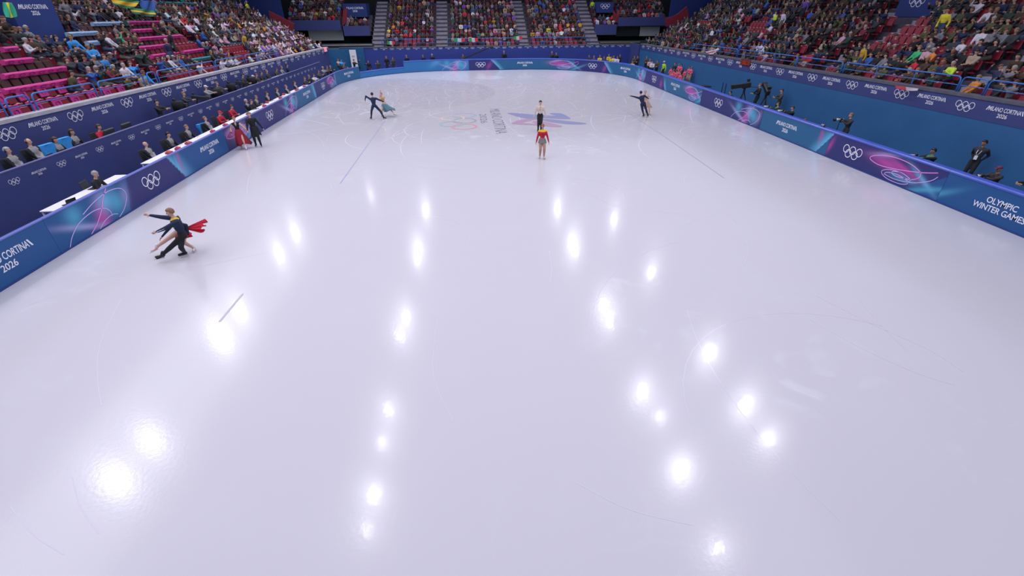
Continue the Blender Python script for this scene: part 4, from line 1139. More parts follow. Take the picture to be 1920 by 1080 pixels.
SVARS = []
for H, fem, hs, rh, lh in ((1.76, False, 'short', None, None), (1.68, True, 'long', (.12, .25, 1.1), (-.12, .25, 1.1)), (1.74, False, 'cap', (.3, .2, 1.1), None)):
    P = pose(H, fem, rh=rh, lh=lh)
    SVARS.append((figure_mesh('standing_body', P, VM, voxel=.034, hands=True, face=True, puff=1.18, detail=False), hair_mesh(P, hs, M_HAIRR, 1.14), hs, fem, figure_mesh('crowd_body', P, VM, voxel=.055, hands=False, face=False, puff=1.2, detail=False, decim=.34)))

PAL = {'navy': (.018, .026, .075), 'black': (.012, .012, .016), 'charcoal': (.035, .036, .045), 'dark green': (.018, .045, .035), 'dark brown': (.055, .030, .020), 'beige': (.34, .25, .19), 'white': (.58, .55, .62),
       'grey': (.17, .17, .20), 'wine red': (.16, .018, .04), 'bright red': (.50, .018, .035), 'blue': (.03, .09, .33), 'light blue': (.04, .27, .66), 'pale pink': (.50, .30, .38), 'mustard': (.45, .28, .03), 'olive': (.075, .08, .035),
       'teal': (.03, .18, .20), 'lime yellow': (.50, .70, .05), 'orange': (.62, .22, .04), 'violet': (.14, .07, .34), 'yellow': (.68, .58, .04), 'green': (.04, .42, .16)}
def pick(ws): return RND.choices([w[0] for w in ws], [w[1] for w in ws])[0]
DARK = [('navy', 16), ('black', 22), ('charcoal', 15), ('dark green', 8), ('dark brown', 12), ('beige', 6), ('white', 4), ('grey', 10), ('wine red', 5), ('blue', 3), ('olive', 6), ('pale pink', 2)]
MIX = [('navy', 12), ('black', 24), ('charcoal', 15), ('dark brown', 14), ('beige', 6), ('white', 6), ('grey', 9), ('wine red', 8), ('bright red', 2), ('blue', 2), ('olive', 5), ('pale pink', 4), ('violet', 1), ('teal', 1), ('mustard', 1), ('dark green', 5)]
LIGHTM = [('white', 16), ('pale pink', 14), ('beige', 14), ('grey', 10), ('dark brown', 10), ('black', 10), ('violet', 6), ('navy', 8), ('orange', 2), ('wine red', 4)]
def inpoly(x, y, P):
    c = False; j = len(P)-1
    for i in range(len(P)):
        if (P[i][1] > y) != (P[j][1] > y) and x < (P[j][0]-P[i][0])*(y-P[i][1])/(P[j][1]-P[i][1]+1e-12)+P[i][0]: c = not c
        j = i
    return c
EMPTY = [[(-60, 62), (26, 78), (56, 100), (122, 108), (132, 150), (180, 150), (184, 160), (246, 158), (246, 175), (-60, 245)], [(140, 60), (158, 36), (245, 38), (240, 48), (210, 60), (180, 80), (166, 84)],
         [(238, 36), (296, 36), (300, 58), (345, 60), (385, 84), (388, 100), (330, 108), (286, 108), (262, 92), (250, 70)], [(352, 98), (400, 98), (402, 120), (365, 120)], [(426, 82), (458, 76), (476, 98), (430, 106)],
         [(300, 3), (365, 5), (372, 14), (306, 13)], [(1612, 96), (1640, 60), (1668, 28), (1742, 28), (1732, 56), (1700, 92)], [(1302, 32), (1342, 36), (1332, 48), (1300, 46)], [(1394, 26), (1438, 20), (1440, 54), (1402, 60), (1390, 40)],
         [(1360, 74), (1392, 76), (1390, 88), (1358, 86)], [(1712, 106), (1750, 108), (1748, 122), (1710, 118)], [(1790, 148), (1846, 150), (1850, 176), (1796, 172)], [(1610, 142), (1690, 150), (1690, 162), (1608, 152)], [(1500, 92), (1532, 98), (1526, 112), (1500, 108)],
         [(1830, 8), (1850, 10), (1846, 40), (1826, 36)], [(1812, 84), (1830, 86), (1826, 100), (1808, 98)], [(756, 68), (792, 68), (792, 74), (756, 74)], [(846, 72), (868, 72), (868, 79), (846, 79)], [(1000, 70), (1015, 70), (1015, 80), (1000, 80)]]
OVER = [(125, 66, 'light blue', 0), (136, 62, 'light blue', 0), (163, 86, 'light blue', 0), (188, 104, 'light blue', 0), (196, 106, 'light blue', 0), (256, 134, 'light blue', 0), (282, 140, 'light blue', 0), (344, 44, 'bright red', 0), (352, 40, 'bright red', 0), (330, 76, 'black', 1), (232, 72, 'green', 0),
        (18, 16, 'green', 1), (52, 20, 'navy', 1), (135, 26, 'grey', 1), (152, 22, 'navy', 1), (320, 104, 'navy', 1), (340, 112, 'blue', 0), (462, 78, 'mustard', 1), (505, 40, 'white', 0), (470, 8, 'lime yellow', 1),
        (1289, 66, 'bright red', 0), (1412, 94, 'white', 0), (1448, 44, 'lime yellow', 1), (1469, 38, 'white', 1), (1441, 48, 'white', 0), (1500, 14, 'violet', 1), (1332, 72, 'white', 1), (1318, 58, 'navy', 0), (1430, 86, 'white', 0), (1426, 70, 'blue', 0), (1536, 82, 'beige', 0), (1582, 48, 'navy', 1),
        (1613, 100, 'mustard', 1), (1742, 96, 'orange', 0), (1736, 98, 'pale pink', 0), (1716, 112, 'bright red', 0), (1718, 92, 'green', 0), (1352, 84, 'blue', 0), (1768, 46, 'yellow', 1), (1755, 24, 'dark green', 1), (1850, 60, 'grey', 0), (1790, 164, 'orange', 0), (1778, 162, 'dark green', 0), (1806, 136, 'lime yellow', 0),
        (723, 53, 'yellow', 0), (745, 60, 'bright red', 0), (721, 62, 'beige', 0), (740, 52, 'orange', 0), (750, 38, 'bright red', 0), (793, 44, 'white', 0), (780, 54, 'white', 0), (1029, 50, 'yellow', 0), (1050, 44, 'bright red', 0), (1072, 52, 'white', 0), (1040, 48, 'pale pink', 0), (924, 42, 'mustard', 0), (914, 42, 'bright red', 0), (898, 60, 'teal', 0), (985, 62, 'mustard', 0), (955, 24, 'violet', 0), (966, 30, 'violet', 0), (880, 44, 'blue', 0),
        (590, 26, 'mustard', 0), (624, 28, 'bright red', 0), (1215, 22, 'bright red', 0), (1224, 22, 'pale pink', 0), (1122, 10, 'lime yellow', 1), (1155, 30, 'bright red', 0)]
PX = []          # every seat place in view
SID = {}
for nm, S, pitch in (('L', LEFT, .52), ('R', RIGHT, .52), ('B', BACK, .53), ('CL', CL, .54), ('CL2', CL2, .54), ('CR2', CR2, .54), ('CR', CR, .54)):
    for k in range(S.n):
        u = .4; j = 0
        while u < S.L-.3:
            j += 1
            ok = not any(a-.22 < u < b+.22 for a, b in AISLES.get(nm, []))
            for Z in ZONES:
                if Z[0] is S and Z[1] < u < Z[2] and Z[3] <= k+1 <= Z[4]+1: ok = False
            if nm == 'B' and not 5.0 < u < 30.6: ok = False
            if ok:
                p = S.pt(u, k); q = to_px((p.x, p.y, p.z+1.0))
                if -90 < q[0] < 2010 and -25 < q[1] < 400 and p.y > -22:
                    PX.append(dict(S=S, nm=nm, k=k, u=u, j=j, p=p+Vector((S.out.x, S.out.y, 0))*.22, px=q, dist=(p-CLOC).length))
            u += pitch
M_OUT = {}
for s in PX:
    x, y = s['px']; s['occ'] = True; s['st'] = False; s['vis'] = (-5 < x < 1925 and -12 < y)
    if any(inpoly(x, y+4 if s['nm'] in 'LR' else y, P) for P in EMPTY): s['occ'] = RND.random() < .04
    elif RND.random() > (.93 if s['nm'] in 'L' else .92): s['occ'] = False
    if s['nm'] == 'R' and s['k'] == 0 and RND.random() < .35: s['occ'] = False
    if s['nm'] == 'L' and s['k'] == 0 and x < 420 and RND.random() < .6: s['occ'] = False
    if s['nm'] == 'B' and s['k'] < 2 and RND.random() < .25: s['occ'] = False
    pal = DARK if s['nm'] == 'R' or x < 330 else (LIGHTM if (s['nm'] == 'L' and 400 < x and y > 40) else MIX)
    s['col'] = pick(pal); s['v'] = RND.randrange(len(VARS))
    if s['nm'] == 'B' and RND.random() < .05: s['st'] = True
for (x, y, c, st) in OVER:
    b = min((s for s in PX if not s.get('fix')), key=lambda s: (s['px'][0]-x)**2+(s['px'][1]-y)**2*1.6)
    b.update(occ=True, col=c, st=bool(st), fix=True)
SIDE = {'L': 'behind the judges', 'R': 'above the photographers', 'B': 'in the far stand', 'CL': 'above balcony, judges side', 'CL2': 'beside stairs, judges side', 'CR2': 'beside stairs, photographers side', 'CR': 'above balcony, photographers side'}
IND_P, IND_S = 255, 270
occ = sorted([s for s in PX if s['occ'] and s['vis']], key=lambda s: s['dist']); emp = sorted([s for s in PX if not s['occ'] and s['vis']], key=lambda s: s['dist'])
ind = set(id(s) for s in occ[:IND_P]+[s for s in occ[IND_P:] if s.get('fix')][:30]); inds = set(id(s) for s in emp[:IND_S])
def yaw_of(S): return FACE(-S.out.x, -S.out.y)
GR = {'L': 'spectators behind the judges', 'R': 'spectators above the photographers', 'B': 'spectators in the far stand'}
cnt = {}
far_v, far_f, far_c = [], [], []; nfar = 0
def poly_arrays(me):
    co = np.zeros(len(me.vertices)*3); me.vertices.foreach_get('co', co); co = co.reshape(-1, 3)
    return co, [tuple(p.vertices) for p in me.polygons], [me.materials[p.material_index].name for p in me.polygons]
FARS = [poly_arrays(v[4]) for v in VARS]; FARST = [poly_arrays(v[4]) for v in SVARS]
SKINS = [(.52, .30, .22), (.42, .23, .16), (.58, .34, .26), (.30, .16, .10)]; HAIRS = [(.02, .014, .01), (.07, .035, .02), (.012, .01, .01), (.22, .13, .07), (.12, .05, .025)]
TR = [(.012, .014, .03), (.02, .02, .022), (.03, .05, .11), (.05, .045, .04)]
HEADTOP = []
for s in sorted(PX, key=lambda s: (s['nm'], s['k'], s['u'])):
    S = s['S']; key = (s['nm'], s['k'])
    if not s['occ']: continue
    cnt[key] = cnt.get(key, 0)+(1 if s['vis'] else 0)
    yw = yaw_of(S)+RND.uniform(-.25, .25); loc = s['p']+Vector((RND.uniform(-.04, .04), RND.uniform(-.03, .03), 0))
    if s['st']: loc = loc-Vector((S.out.x, S.out.y, 0))*.05
    if id(s) in ind:
        sv = RND.randrange(len(SVARS)) if s['st'] else s['v']
        me, hm, hs, fem, _ = (SVARS if s['st'] else VARS)[sv]
        o = link('spectator', me, loc=loc, rz=yw); o.color = (*PAL[s['col']], 1)
        hat = hs in ('cap', 'beanie'); h = link('hat' if hat else 'hair', hm, o)
        what = {'short': 'short hair', 'long': 'long hair', 'bun': 'tied hair', 'cap': 'a cap', 'beanie': 'a beanie'}[hs]
        cl = 'jacket' if s['col'] not in ('lime yellow',) else 'vest'
        tag(o, '%s spectator in %s %s, row %s %s, %s from near end' % ('standing' if s['st'] else 'seated', s['col'], cl, WORDN[s['k']+1], SIDE[s['nm']], nth(cnt[key])), 'person', GR.get(s['nm'], 'spectators in the far corners'))
    else:
        co, fs, mn = (FARST[RND.randrange(3)] if s['st'] else FARS[s['v']])
        c, sn = math.cos(yw), math.sin(yw); sc = RND.uniform(.94, 1.05)
        v = co*sc; v = np.column_stack([v[:, 0]*c-v[:, 1]*sn+loc.x, v[:, 0]*sn+v[:, 1]*c+loc.y, v[:, 2]+loc.z])
        sk, hr, tr = RND.choice(SKINS), RND.choice(HAIRS), RND.choice(TR); jc = [min(1, q*RND.uniform(.8, 1.25)) for q in PAL[s['col']]]
        zc = co[:, 2].max()
        far_v.append(v); far_f += [tuple(nfar+i for i in f) for f in fs]; nfar += len(v)
        for f, m_ in zip(fs, mn):
            cz = co[list(f)].mean(0)
            far_c.append(hr if (m_ == 'spectator_skin' and cz[2] > zc-.12 or (m_ == 'spectator_skin' and cz[1] < -.05 and cz[2] > zc-.25)) else {'spectator_skin': sk, 'spectator_jacket': jc, 'spectator_trousers': tr}.get(m_, (.02, .018, .018)))
me = bpy.data.meshes.new('crowd'); me.from_pydata(np.vstack(far_v).tolist(), [], far_f); me.materials.append(mat('crowd_clothing', (.1, .1, .1), .75, vcol=True))
at = me.color_attributes.new('Col', 'FLOAT_COLOR', 'CORNER'); ln = [len(f) for f in far_f]
arr = np.ones((sum(ln), 4)); arr[:, :3] = np.repeat(np.array(far_c), ln, axis=0); at.data.foreach_set('color', arr.ravel()); me.update()
tag(link('seated_crowd', me), 'distant spectators filling the upper rows and the far stands', 'crowd', kind='stuff')
ESEAT_BR = ESEAT_ME.copy(); ESEAT_BR.materials[0] = M_SEATB
# seats: individually near the camera, the rest one object; occupied seats mostly hidden
sv_, sf_, sm_ = [], [], []; ns = 0; ecnt = {}
def arr_of(me):
    co = np.zeros(len(me.vertices)*3); me.vertices.foreach_get('co', co); return co.reshape(-1, 3), [tuple(p.vertices) for p in me.polygons], [p.material_index for p in me.polygons]
A_E, A_O = arr_of(ESEAT_ME), arr_of(SEAT_ME)
for s in sorted(PX, key=lambda s: (s['nm'], s['k'], s['u'])):
    S = s['S']; key = (s['nm'], s['k']); yw = yaw_of(S); base = s['p']+Vector((S.out.x, S.out.y, 0))*.06
    if not s['occ'] and s['vis']: ecnt[key] = ecnt.get(key, 0)+1
    if id(s) in inds:
        brown = s['nm'] == 'L' and s['px'][0] < 290 and s['k'] > 1
        o = link('stadium_seat', ESEAT_BR if brown else ESEAT_ME, loc=base, rz=yw)
        tag(o, 'empty '+('brown' if brown else 'red')+' folding seat, row %s %s, %s empty from near end' % (WORDN[s['k']+1], SIDE[s['nm']], nth(ecnt[key])), 'seat', 'empty folding seats in the stands')
        s['obj'] = o
    else:
        co, fs, ms = A_O if s['occ'] else A_E
        c, sn = math.cos(yw), math.sin(yw)
        sv_.append(np.column_stack([co[:, 0]*c-co[:, 1]*sn+base.x, co[:, 0]*sn+co[:, 1]*c+base.y, co[:, 2]+base.z])); sf_ += [tuple(ns+i for i in f) for f in fs]; sm_ += ms; ns += len(co)
me = bpy.data.meshes.new('seats'); me.from_pydata(np.vstack(sv_).tolist(), [], sf_); me.materials.append(M_SEAT); me.materials.append(M_NUM); me.polygons.foreach_set('material_index', sm_); me.update()
tag(link('remaining_seats', me), 'the many further dark red stadium seats under and behind the crowd', 'seats', kind='stuff')

# ---- covers: long pink, pale blue and teal cloths over the seat backs; single covers in the two front rows
def find_row(a, b, S=LEFT, dz=.92):
    best = None
    for k in range(S.n):
        res = []
        for q in (a, b):
            bb = (1e9, 0)
            for i in range(0, int(S.L*8)):
                t = to_px(S.pt(i/8, k, dz, .35)); d = (t[0]-q[0])**2+(t[1]-q[1])**2
                if d < bb[0]: bb = (d, i/8)
            res.append(bb)
        e = res[0][0]+res[1][0]
        if best is None or e < best[0]: best = (e, k, res[0][1], res[1][1])
    return best[1:]
def strip(a, b, mt, label, dark):
    k, u0, u1 = find_row(a, b)
    if u1 < u0: u0, u1 = u1, u0
    mb = MB(); n = max(3, int((u1-u0)/.18)); rr = random.Random(int(u0*10)+k)
    prof = [(.47, .74), (.30, .74), (.23, .90), (.26, .95), (.36, .96), (.47, .93)]
    for i in range(n+1):
        u = u0+(u1-u0)*i/n
        for q, (bk, dz) in enumerate(prof):
            w = rr.uniform(-.015, .015) if q in (1, 2) else 0
            mb.v.append(tuple(LEFT.pt(u, k, dz+w, bk-.02)))
    L = len(prof)
    for i in range(n):
        for j in range(L): mb.f.append((i*L+j, i*L+(j+1) % L, (i+1)*L+(j+1) % L, (i+1)*L+j)); mb.m.append(0)
    mb.f += [tuple(range(L-1, -1, -1)), tuple(n*L+j for j in range(L))]; mb.m += [0, 0]
    o = mb.build('seat_cover', mt); tag(o, label, 'seat cover', 'long cloth covers over seat rows')
    F = Flat(); u = u0+.3
    while u < u1-.2:
        mk = [(u+.13*math.cos(t*PI/4), .10*math.sin(t*PI/4)) for t in range(8)]; F.ribbon(mk, .05); u += .52
    def f(uu, h, o_):
        t = (h+.12)/.24; p0, p1 = LEFT.pt(uu, k, .75, .265), LEFT.pt(uu, k, .90, .20); q = p0.lerp(p1, t); return (q.x+o_, q.y, q.z)
    if F.v: F.build('logo_print', dark, o, f, .02)
strip((0, 157), (130, 139), M_PINKC, 'long pink cover over the third row behind the judges, nearest the camera', M_PINKD)
strip((0, 131), (117, 118), M_PINKC, 'long pink cover one row above the nearest long pink cover', M_PINKD)
strip((0, 106), (55, 100), M_PINKC, 'short pink cover at the picture edge, third long cover up', M_PINKD)
strip((0, 84), (27, 79), M_PINKC, 'pink cover stub at the picture edge, topmost there', M_PINKD)
strip((238, 42), (294, 40), M_PINKC, 'pink cover in the middle block, topmost row, below the green and yellow flag', M_PINKD)
strip((246, 56), (298, 53), M_PINKC, 'pink cover in the middle block beside the man in navy, second from top', M_PINKD)
strip((258, 73), (338, 65), M_PINKC, 'pink cover in the middle block ending at the dark standing figure', M_PINKD)
strip((255, 88), (323, 80), M_PINKC, 'pink cover in the middle block, fourth from top', M_PINKD)
strip((282, 102), (325, 96), M_PINKC, 'lowest pink cover in the middle block, partly behind heads', M_PINKD)
strip((341, 93), (381, 89), M_PINKC, 'short pink cover right above the teal cover', M_PINKD)
strip((170, 40), (238, 41), M_LBLUEC, 'pale blue cover beside the topmost middle pink cover', M_BLUEL)
strip((124, 58), (180, 60), M_LBLUEC, 'pale blue cover behind the people in light blue jackets', M_BLUEL)
strip((162, 77), (193, 74), M_LBLUEC, 'small pale blue cover below the other pale blue covers', M_BLUEL)
strip((352, 108), (393, 102), M_TEALC, 'teal cover above the front row of red seats', M_TEALC)
strip((300, 4), (366, 6), M_TEALC, 'long teal cover at the top of the judges-side stand', M_TEALC)
strip((166, 8), (198, 10), M_TEALC, 'short teal cover high beside the striped vest', M_TEALC)
cov = MB(); cov.box((0, .0, .60), (.48, .03, .40), 0, Matrix.Rotation(.19, 3, 'X'), bev=.01); cov.box((0, -.10, .82), (.48, .24, .03), 0, Matrix.Rotation(.3, 3, 'X'), bev=.01)
COV_ME = cov.mesh('cover', M_PINKC); n_ = 0
pr = MB(); pr.tube([(.11*math.cos(t*PI/6), .024+.0*t, .60+.11*math.sin(t*PI/6)) for t in range(12)], .018, 5, closed=True); PR_ME = pr.mesh('print', M_PINKD)
for s in PX:
    if s['nm'] == 'L' and s['k'] in (0, 1) and not s['occ'] and s.get('obj') and s['px'][0] < 250 and (s['j']+s['k']) % 2:
        n_ += 1
        o = link('seat_cover', COV_ME, loc=s['obj'].location, rz=s['obj'].rotation_euler[2]); link('logo_print', PR_ME, o)
        o.location = o.location+Vector((.0, 0, .02))
        tag(o, 'single pink cover on a %s row seat behind the judges, %s from the near end' % (WORDN[s['k']+1], nth(n_)), 'seat cover', 'single pink seat covers')

# ---- guard rails on the ledges
def rail(S, u0, u1, label, h=.62, posts=2):
    mb = MB(); z = lambda u, dz: Vector((*S.pt(u, 0, 0, -.20).xy, S.za+(S.zb-S.za)*u/S.L+dz))
    r = .03; n = S.L
    pts = [z(u0, 0.0), z(u0, h-.14), z(u0+.05, h-.04), z(u0+.15, h), z(u1-.15, h), z(u1-.05, h-.04), z(u1, h-.14), z(u1, 0.0)]
    o = mb.tube(pts, r, 8).build('guard_rail', M_RAIL, smooth=True); tag(o, label, 'railing', 'blue tube rails in front of the stands')
    mb = MB(); mb.tube([z(u0+.02, h*.45), z(u1-.02, h*.45)], .018, 6); mb.build('lower_bar', M_RAIL, o)
    m_ = max(1, int((u1-u0)/2.2))
    for i in range(1, m_): q = u0+(u1-u0)*i/m_; MB().tube([z(q, 0), z(q, h-.01)], .024, 6).build('post', M_RAIL, o)
for i, (a, b) in enumerate((((-25, 215), (8, 200)), ((19, 195), (56, 192)), ((64, 190), (177, 169)), ((186, 166), (268, 150)), ((277, 147), (292, 145)), ((295, 143), (400, 122)), ((404, 120), (455, 109)), ((459, 108), (520, 98)))):
    u0, u1 = u_of(LEFT, a[0], a[1], 0), u_of(LEFT, b[0], b[1], 0)
    if u1-u0 > .4: rail(LEFT, u0, u1, 'blue tube rail on the judges-side ledge, %s section from the camera' % WORDN[i+1])
for i, (a, b) in enumerate((((1850, 172), (1990, 200)), ((1802, 165), (1844, 172)), ((1585, 128), (1796, 160)), ((1497, 117), (1580, 130)), ((1386, 100), (1494, 118)), ((1300, 88), (1384, 100)))):
    u1, u0 = u_of(RIGHT, a[0], a[1], 0), u_of(RIGHT, b[0], b[1], 0)
    if u1-u0 > .4: rail(RIGHT, u0, u1, 'blue tube rail on the photographers-side ledge, %s section from the camera' % WORDN[i+1])
for i, (x0, x1) in enumerate(((-12.4, -6.1), (-4.5, 4.3), (5.7, 13.1))): rail(BACK, x0+17.5, x1+17.5, 'blue tube rail along the %s block of the far stand' % ('judges-side', 'middle', 'photographers-side')[i], .8)
# ------------------------------------------------------------------ judges' side furniture and officials
wbox('floor_judges', -17.8, -15.25, -22, 26, -.12, .10, M_FLOOR); wbox('floor_upper_desk', -19.2, -17.9, -22, 24.5, -.12, .98, M_FLOOR)
mb = MB(); A, B, za, zb = Vector((-17.8, -22)), Vector((-17.55, 24)), 1.84, 1.66
vs = [(A.x, A.y, .1), (B.x, B.y, .1), (B.x, B.y, zb), (A.x, A.y, za)]; vs += [(x-.07, y, z) for x, y, z in vs]
part_wall = tag(mb.add(vs, [(0, 1, 2, 3), (7, 6, 5, 4), (0, 4, 5, 1), (1, 5, 6, 2), (2, 6, 7, 3), (3, 7, 4, 0)]).build('wall_partition', M_NAVY), kind='structure')
vs = [(A.x+.02, A.y, za), (B.x+.02, B.y, zb), (B.x-.10, B.y, zb), (A.x-.10, A.y, za)]; vs += [(x, y, z+.025) for x, y, z in vs]
MB().add(vs, [(3, 2, 1, 0), (4, 5, 6, 7), (0, 1, 5, 4), (1, 2, 6, 5), (2, 3, 7, 6), (3, 0, 4, 7)]).build('edge_trim', mat('lilac_edge', (.14, .14, .32), .4), part_wall)
fp = lambda u, h, o: (A.x+(B.x-A.x)*(u-A.y)/(B.y-A.y)+o, u, h)
y = -16.36; k = 0
while y < 22:
    F = Flat(); zz = 1.45-(y+14)*.004
    if k % 2 == 0: F.rings(y, zz, .44, 16).build('ring_emblem', M_WHITE, part_wall, fp, .006)
    else: F.city(y, zz, .62).build('lettering', M_WHITE, part_wall, fp, .006)
    y += 1.06; k += 1

M_UDESK = mat('lilac_grey_desk', (.26, .26, .40), .5)
def desk(name, label, x0, x1, y0, y1, z, mt, zf=.10, cat='table'):
    r = empty(name, ((x0+x1)/2, (y0+y1)/2, zf)); tag(r, label, cat)
    w, l, h = x1-x0, y1-y0, z-zf
    MB().box((0, 0, h-.02), (w, l, .04), bev=.01).build('tabletop', mt, r)
    for sx in (-1, 1):
        for sy in (-1, 1): MB().box((sx*(w/2-.05), sy*(l/2-.06), (h-.04)/2), (.05, .05, h-.04)).build('leg', M_WTABLE, r)
    MB().box((-(w/2-.05), 0, h-.10), (.03, l-.2, .06)).build('apron', M_WTABLE, r)
    return r
desk('table', 'white table behind the boards with the lone grey-haired official', -16.15, -15.32, -15.75, -12.0, .92, M_WTABLE)
y = -10.45; i = 0
while y < 12.5:
    desk('table', 'white judges table behind the boards, %s in the row from the camera' % WORDN[i+1], -16.10, -15.32, y, y+3.82, .92, M_WTABLE); y += 3.85; i += 1
y = -16.0; i = 0
while y < 14:
    desk('table', 'white upper desk behind the logo partition, %s from the camera' % WORDN[i+1], -18.22, -17.90, y, y+2.9, 1.64, M_UDESK, .98); y += 3.0; i += 1


# office chair prototype
def office_chair(mt=M_CHAIR):
    r = empty('office_chair'); 
    MB().box((0, .02, .46), (.48, .46, .07), bev=.025).build('seat', mt, r)
    MB().box((0, -.27, .80), (.46, .05, .56), 0, Matrix.Rotation(-.12, 3, 'X').inverted(), bev=.02).build('backrest', mt, r)
    mb = MB(); mb.tube([(0, 0, .06), (0, 0, .43)], .03, 8)
    for a in range(5): mb.tube([(0, 0, .08), (.27*math.cos(a*1.2566), .27*math.sin(a*1.2566), .05)], .018, 6)
    mb.build('base', M_PLASTIC, r)
    for sg in (-1, 1): MB().tube([(sg*.25, -.12, .46), (sg*.27, -.12, .66), (sg*.27, .14, .67)], .018, 6).build('armrest', M_PLASTIC, r)
    return r
chair0 = office_chair(); chair_used = [False]
def put_chair(loc, rz, label):
    o = chair0 if not chair_used[0] else copy_tree(chair0)
    chair_used[0] = True; o.location = loc; o.rotation_euler = (0, 0, rz); tag(o, label, 'office chair', 'mesh office chairs of the officials'); return o

C_VEST = cloth('grey_quilted_vest', (.27, .26, .27)); C_BLK = cloth('black_sleeve', (.013, .013, .018)); C_REDJ = cloth('red_jacket', (.50, .015, .04)); C_CHAR = cloth('charcoal', (.03, .032, .04)); C_DBLU = cloth('dark_blue', (.012, .02, .05)); C_OLIVE = cloth('olive', (.06, .062, .045)); C_LB = cloth('light_blue', (.04, .30, .72))
C_YV = cloth('yellow_jacket', (.66, .50, .03)); C_LIME = cloth('lime_vest', (.45, .75, .05)); C_PINK = cloth('coral_pink', (.72, .10, .20)); C_GREEN = cloth('green_vest', (.05, .20, .12)); C_WHT = cloth('white_jacket', (.60, .56, .62)); C_PPINK = cloth('pale_pink', (.52, .33, .40)); C_BROWN = cloth('brown_coat', (.09, .05, .035))
C_CAMO = mat('dark_patterned_cloth', (.035, .030, .035), .8, noise=.7, scale=9)
def judge_pose(H, fem, v, back=0.0):
    base = dict(rf=(.12, .20-back, .09), lf=(-.13, .18-back, .09), kh=(0, .6, 1))
    if v == 0: base.update(rh=(.14, .42, .80), lh=(-.16, .40, .80), lean=4, head=(0, -8), eh=(0, -.4, -1))
    if v == 1: base.update(rh=(-.05, .28, .74), lh=(.08, .30, .70), lean=-4, head=(10, 2), eh=(0, -.2, -1))
    if v == 2: base.update(rh=(.10, .45, .84), lh=(-.10, .45, .84), lean=14, head=(-10, -16), eh=(0, -.2, -1))
    return pose(H, fem, pelvis=(0, 0, .60), **base)
def headphones(P, o):
    H = P['H']; hc, hr, hu, hf = P['hc'], P['hr'], P['hu'], P['hf']; mb = MB()
    mb.tube([hc+hr*.056*H*math.cos(a)+hu*(.066*H*math.sin(a)+.006*H) for a in [PI*i/10 for i in range(11)]], .008, 6); h = mb.build('headphones', M_PLASTIC, o)
    for sg in (-1, 1): MB().box(hc+hr*sg*.054*H, (.025, .06, .065), 0, Matrix((hr, hf, hu)).transposed(), bev=.012).build('ear_cup', M_PLASTIC, h)
def seat_official(label, px, py, floor, yaw, top, vest=None, pants=None, H=1.74, fem=False, v=0, hair='short', hcol='brown', chair=None, phones=False, name='official', group=None, hatm=None, zl=None, skin='fair'):
    P = judge_pose(H, fem, v, .16 if floor > .5 else 0); zh = floor+P['hc'].z+.02
    p = at_z(px, py, zh) if floor < .5 else at_x(px, py, -18.22)
    if floor > .5: floor = min(max(p.z-P['hc'].z, .80), 1.15)
    d = Matrix.Rotation(yaw, 3, 'Z') @ Vector((P['hc'].x, P['hc'].y, 0)); loc = (p.x-d.x, p.y-d.y, floor)
    m_ = dict(skin=SK[skin], top=top, pants=pants or C_BLK, shoe=M_SHOER)
    if vest: m_['vest'] = vest
    o = person(name, label, 'person', loc, yaw, P, m_, hair if hcol != 'bald' else None, hcol if hcol != 'bald' else 'grey', group, hat='cap' if hatm else None, hatmat=hatm, voxel=.026, puff=1.2 if vest else 1.12)
    if hcol == 'bald': pass
    if phones: headphones(P, o)
    if chair: put_chair(Vector(loc), yaw, chair)
    return o, P
WA = FACE(1, -.10)
JG = 'judges at the white tables'
seat_official('balding judge in grey vest and black sleeves, first at the long judges table', 272, 270, .10, WA, C_BLK, C_VEST, v=1, hcol='bald', chair='office chair under the balding judge at the first judges table', group=JG)
seat_official('dark-haired judge in grey vest, second along the long judges table', 315, 252, .10, WA, C_BLK, C_VEST, v=0, hcol='black', chair='office chair under the dark-haired second judge', group=JG)
seat_official('brown-haired judge in grey vest with dark chair behind, third along the table', 349, 238, .10, WA, C_BLK, C_VEST, v=0, hcol='sandy', chair='office chair with tall dark back under the third judge', group=JG)
seat_official('brown-haired judge in grey vest with blue jacket on the chair behind', 384, 222, .10, WA, C_BLK, C_VEST, v=1, hcol='sandy', chair='office chair carrying a light blue jacket', group=JG)
seat_official('official in red jacket and red cap at the judges table', 412, 211, .10, WA, C_REDJ, v=2, hair='cap', hcol='bald', hatm=C_REDJ, chair='office chair under the official in red cap', group=JG)
seat_official('brown-haired official in red jacket at the judges table above the skating pair', 434, 200, .10, WA, C_REDJ, v=2, hcol='brown', chair='office chair under the bareheaded official in red', group=JG)
seat_official('grey-haired judge in grey vest just past the two officials in red', 461, 189, .10, WA, C_BLK, C_VEST, v=1, hcol='grey', group=JG)
seat_official('dark-haired judge in black next to the grey-haired judge', 471, 190, .10, WA, C_BLK, v=2, hcol='auburn', fem=True, group=JG)
seat_official('sandy-haired judge in grey vest with white striped sleeve', 480, 182, .10, WA, C_CHAR, C_VEST, v=2, hcol='sandy', group=JG)
seat_official('brown-haired judge in grey vest, between the red folders midway along', 500, 175, .10, WA, C_BLK, C_VEST, v=0, hcol='brown', group=JG)
seat_official('red-haired judge in grey vest sitting upright', 519, 168, .10, WA, C_BLK, C_VEST, v=0, hcol='auburn', fem=True, hair='bun', group=JG)
seat_official('judge in grey vest leaning back with dark chair behind, second to last', 536, 162, .10, WA, C_BLK, C_VEST, v=1, hcol='sandy', group=JG)
seat_official('last judge in grey vest before the photographers in the corner', 552, 155, .10, WA, C_BLK, C_VEST, v=1, hcol='brown', group=JG)
seat_official('grey-haired official in black jacket writing alone at the nearest white table', 178, 326, .10, FACE(1, .15), C_BLK, v=2, hcol='grey', chair='dark office chair behind the lone grey-haired official', H=1.78)
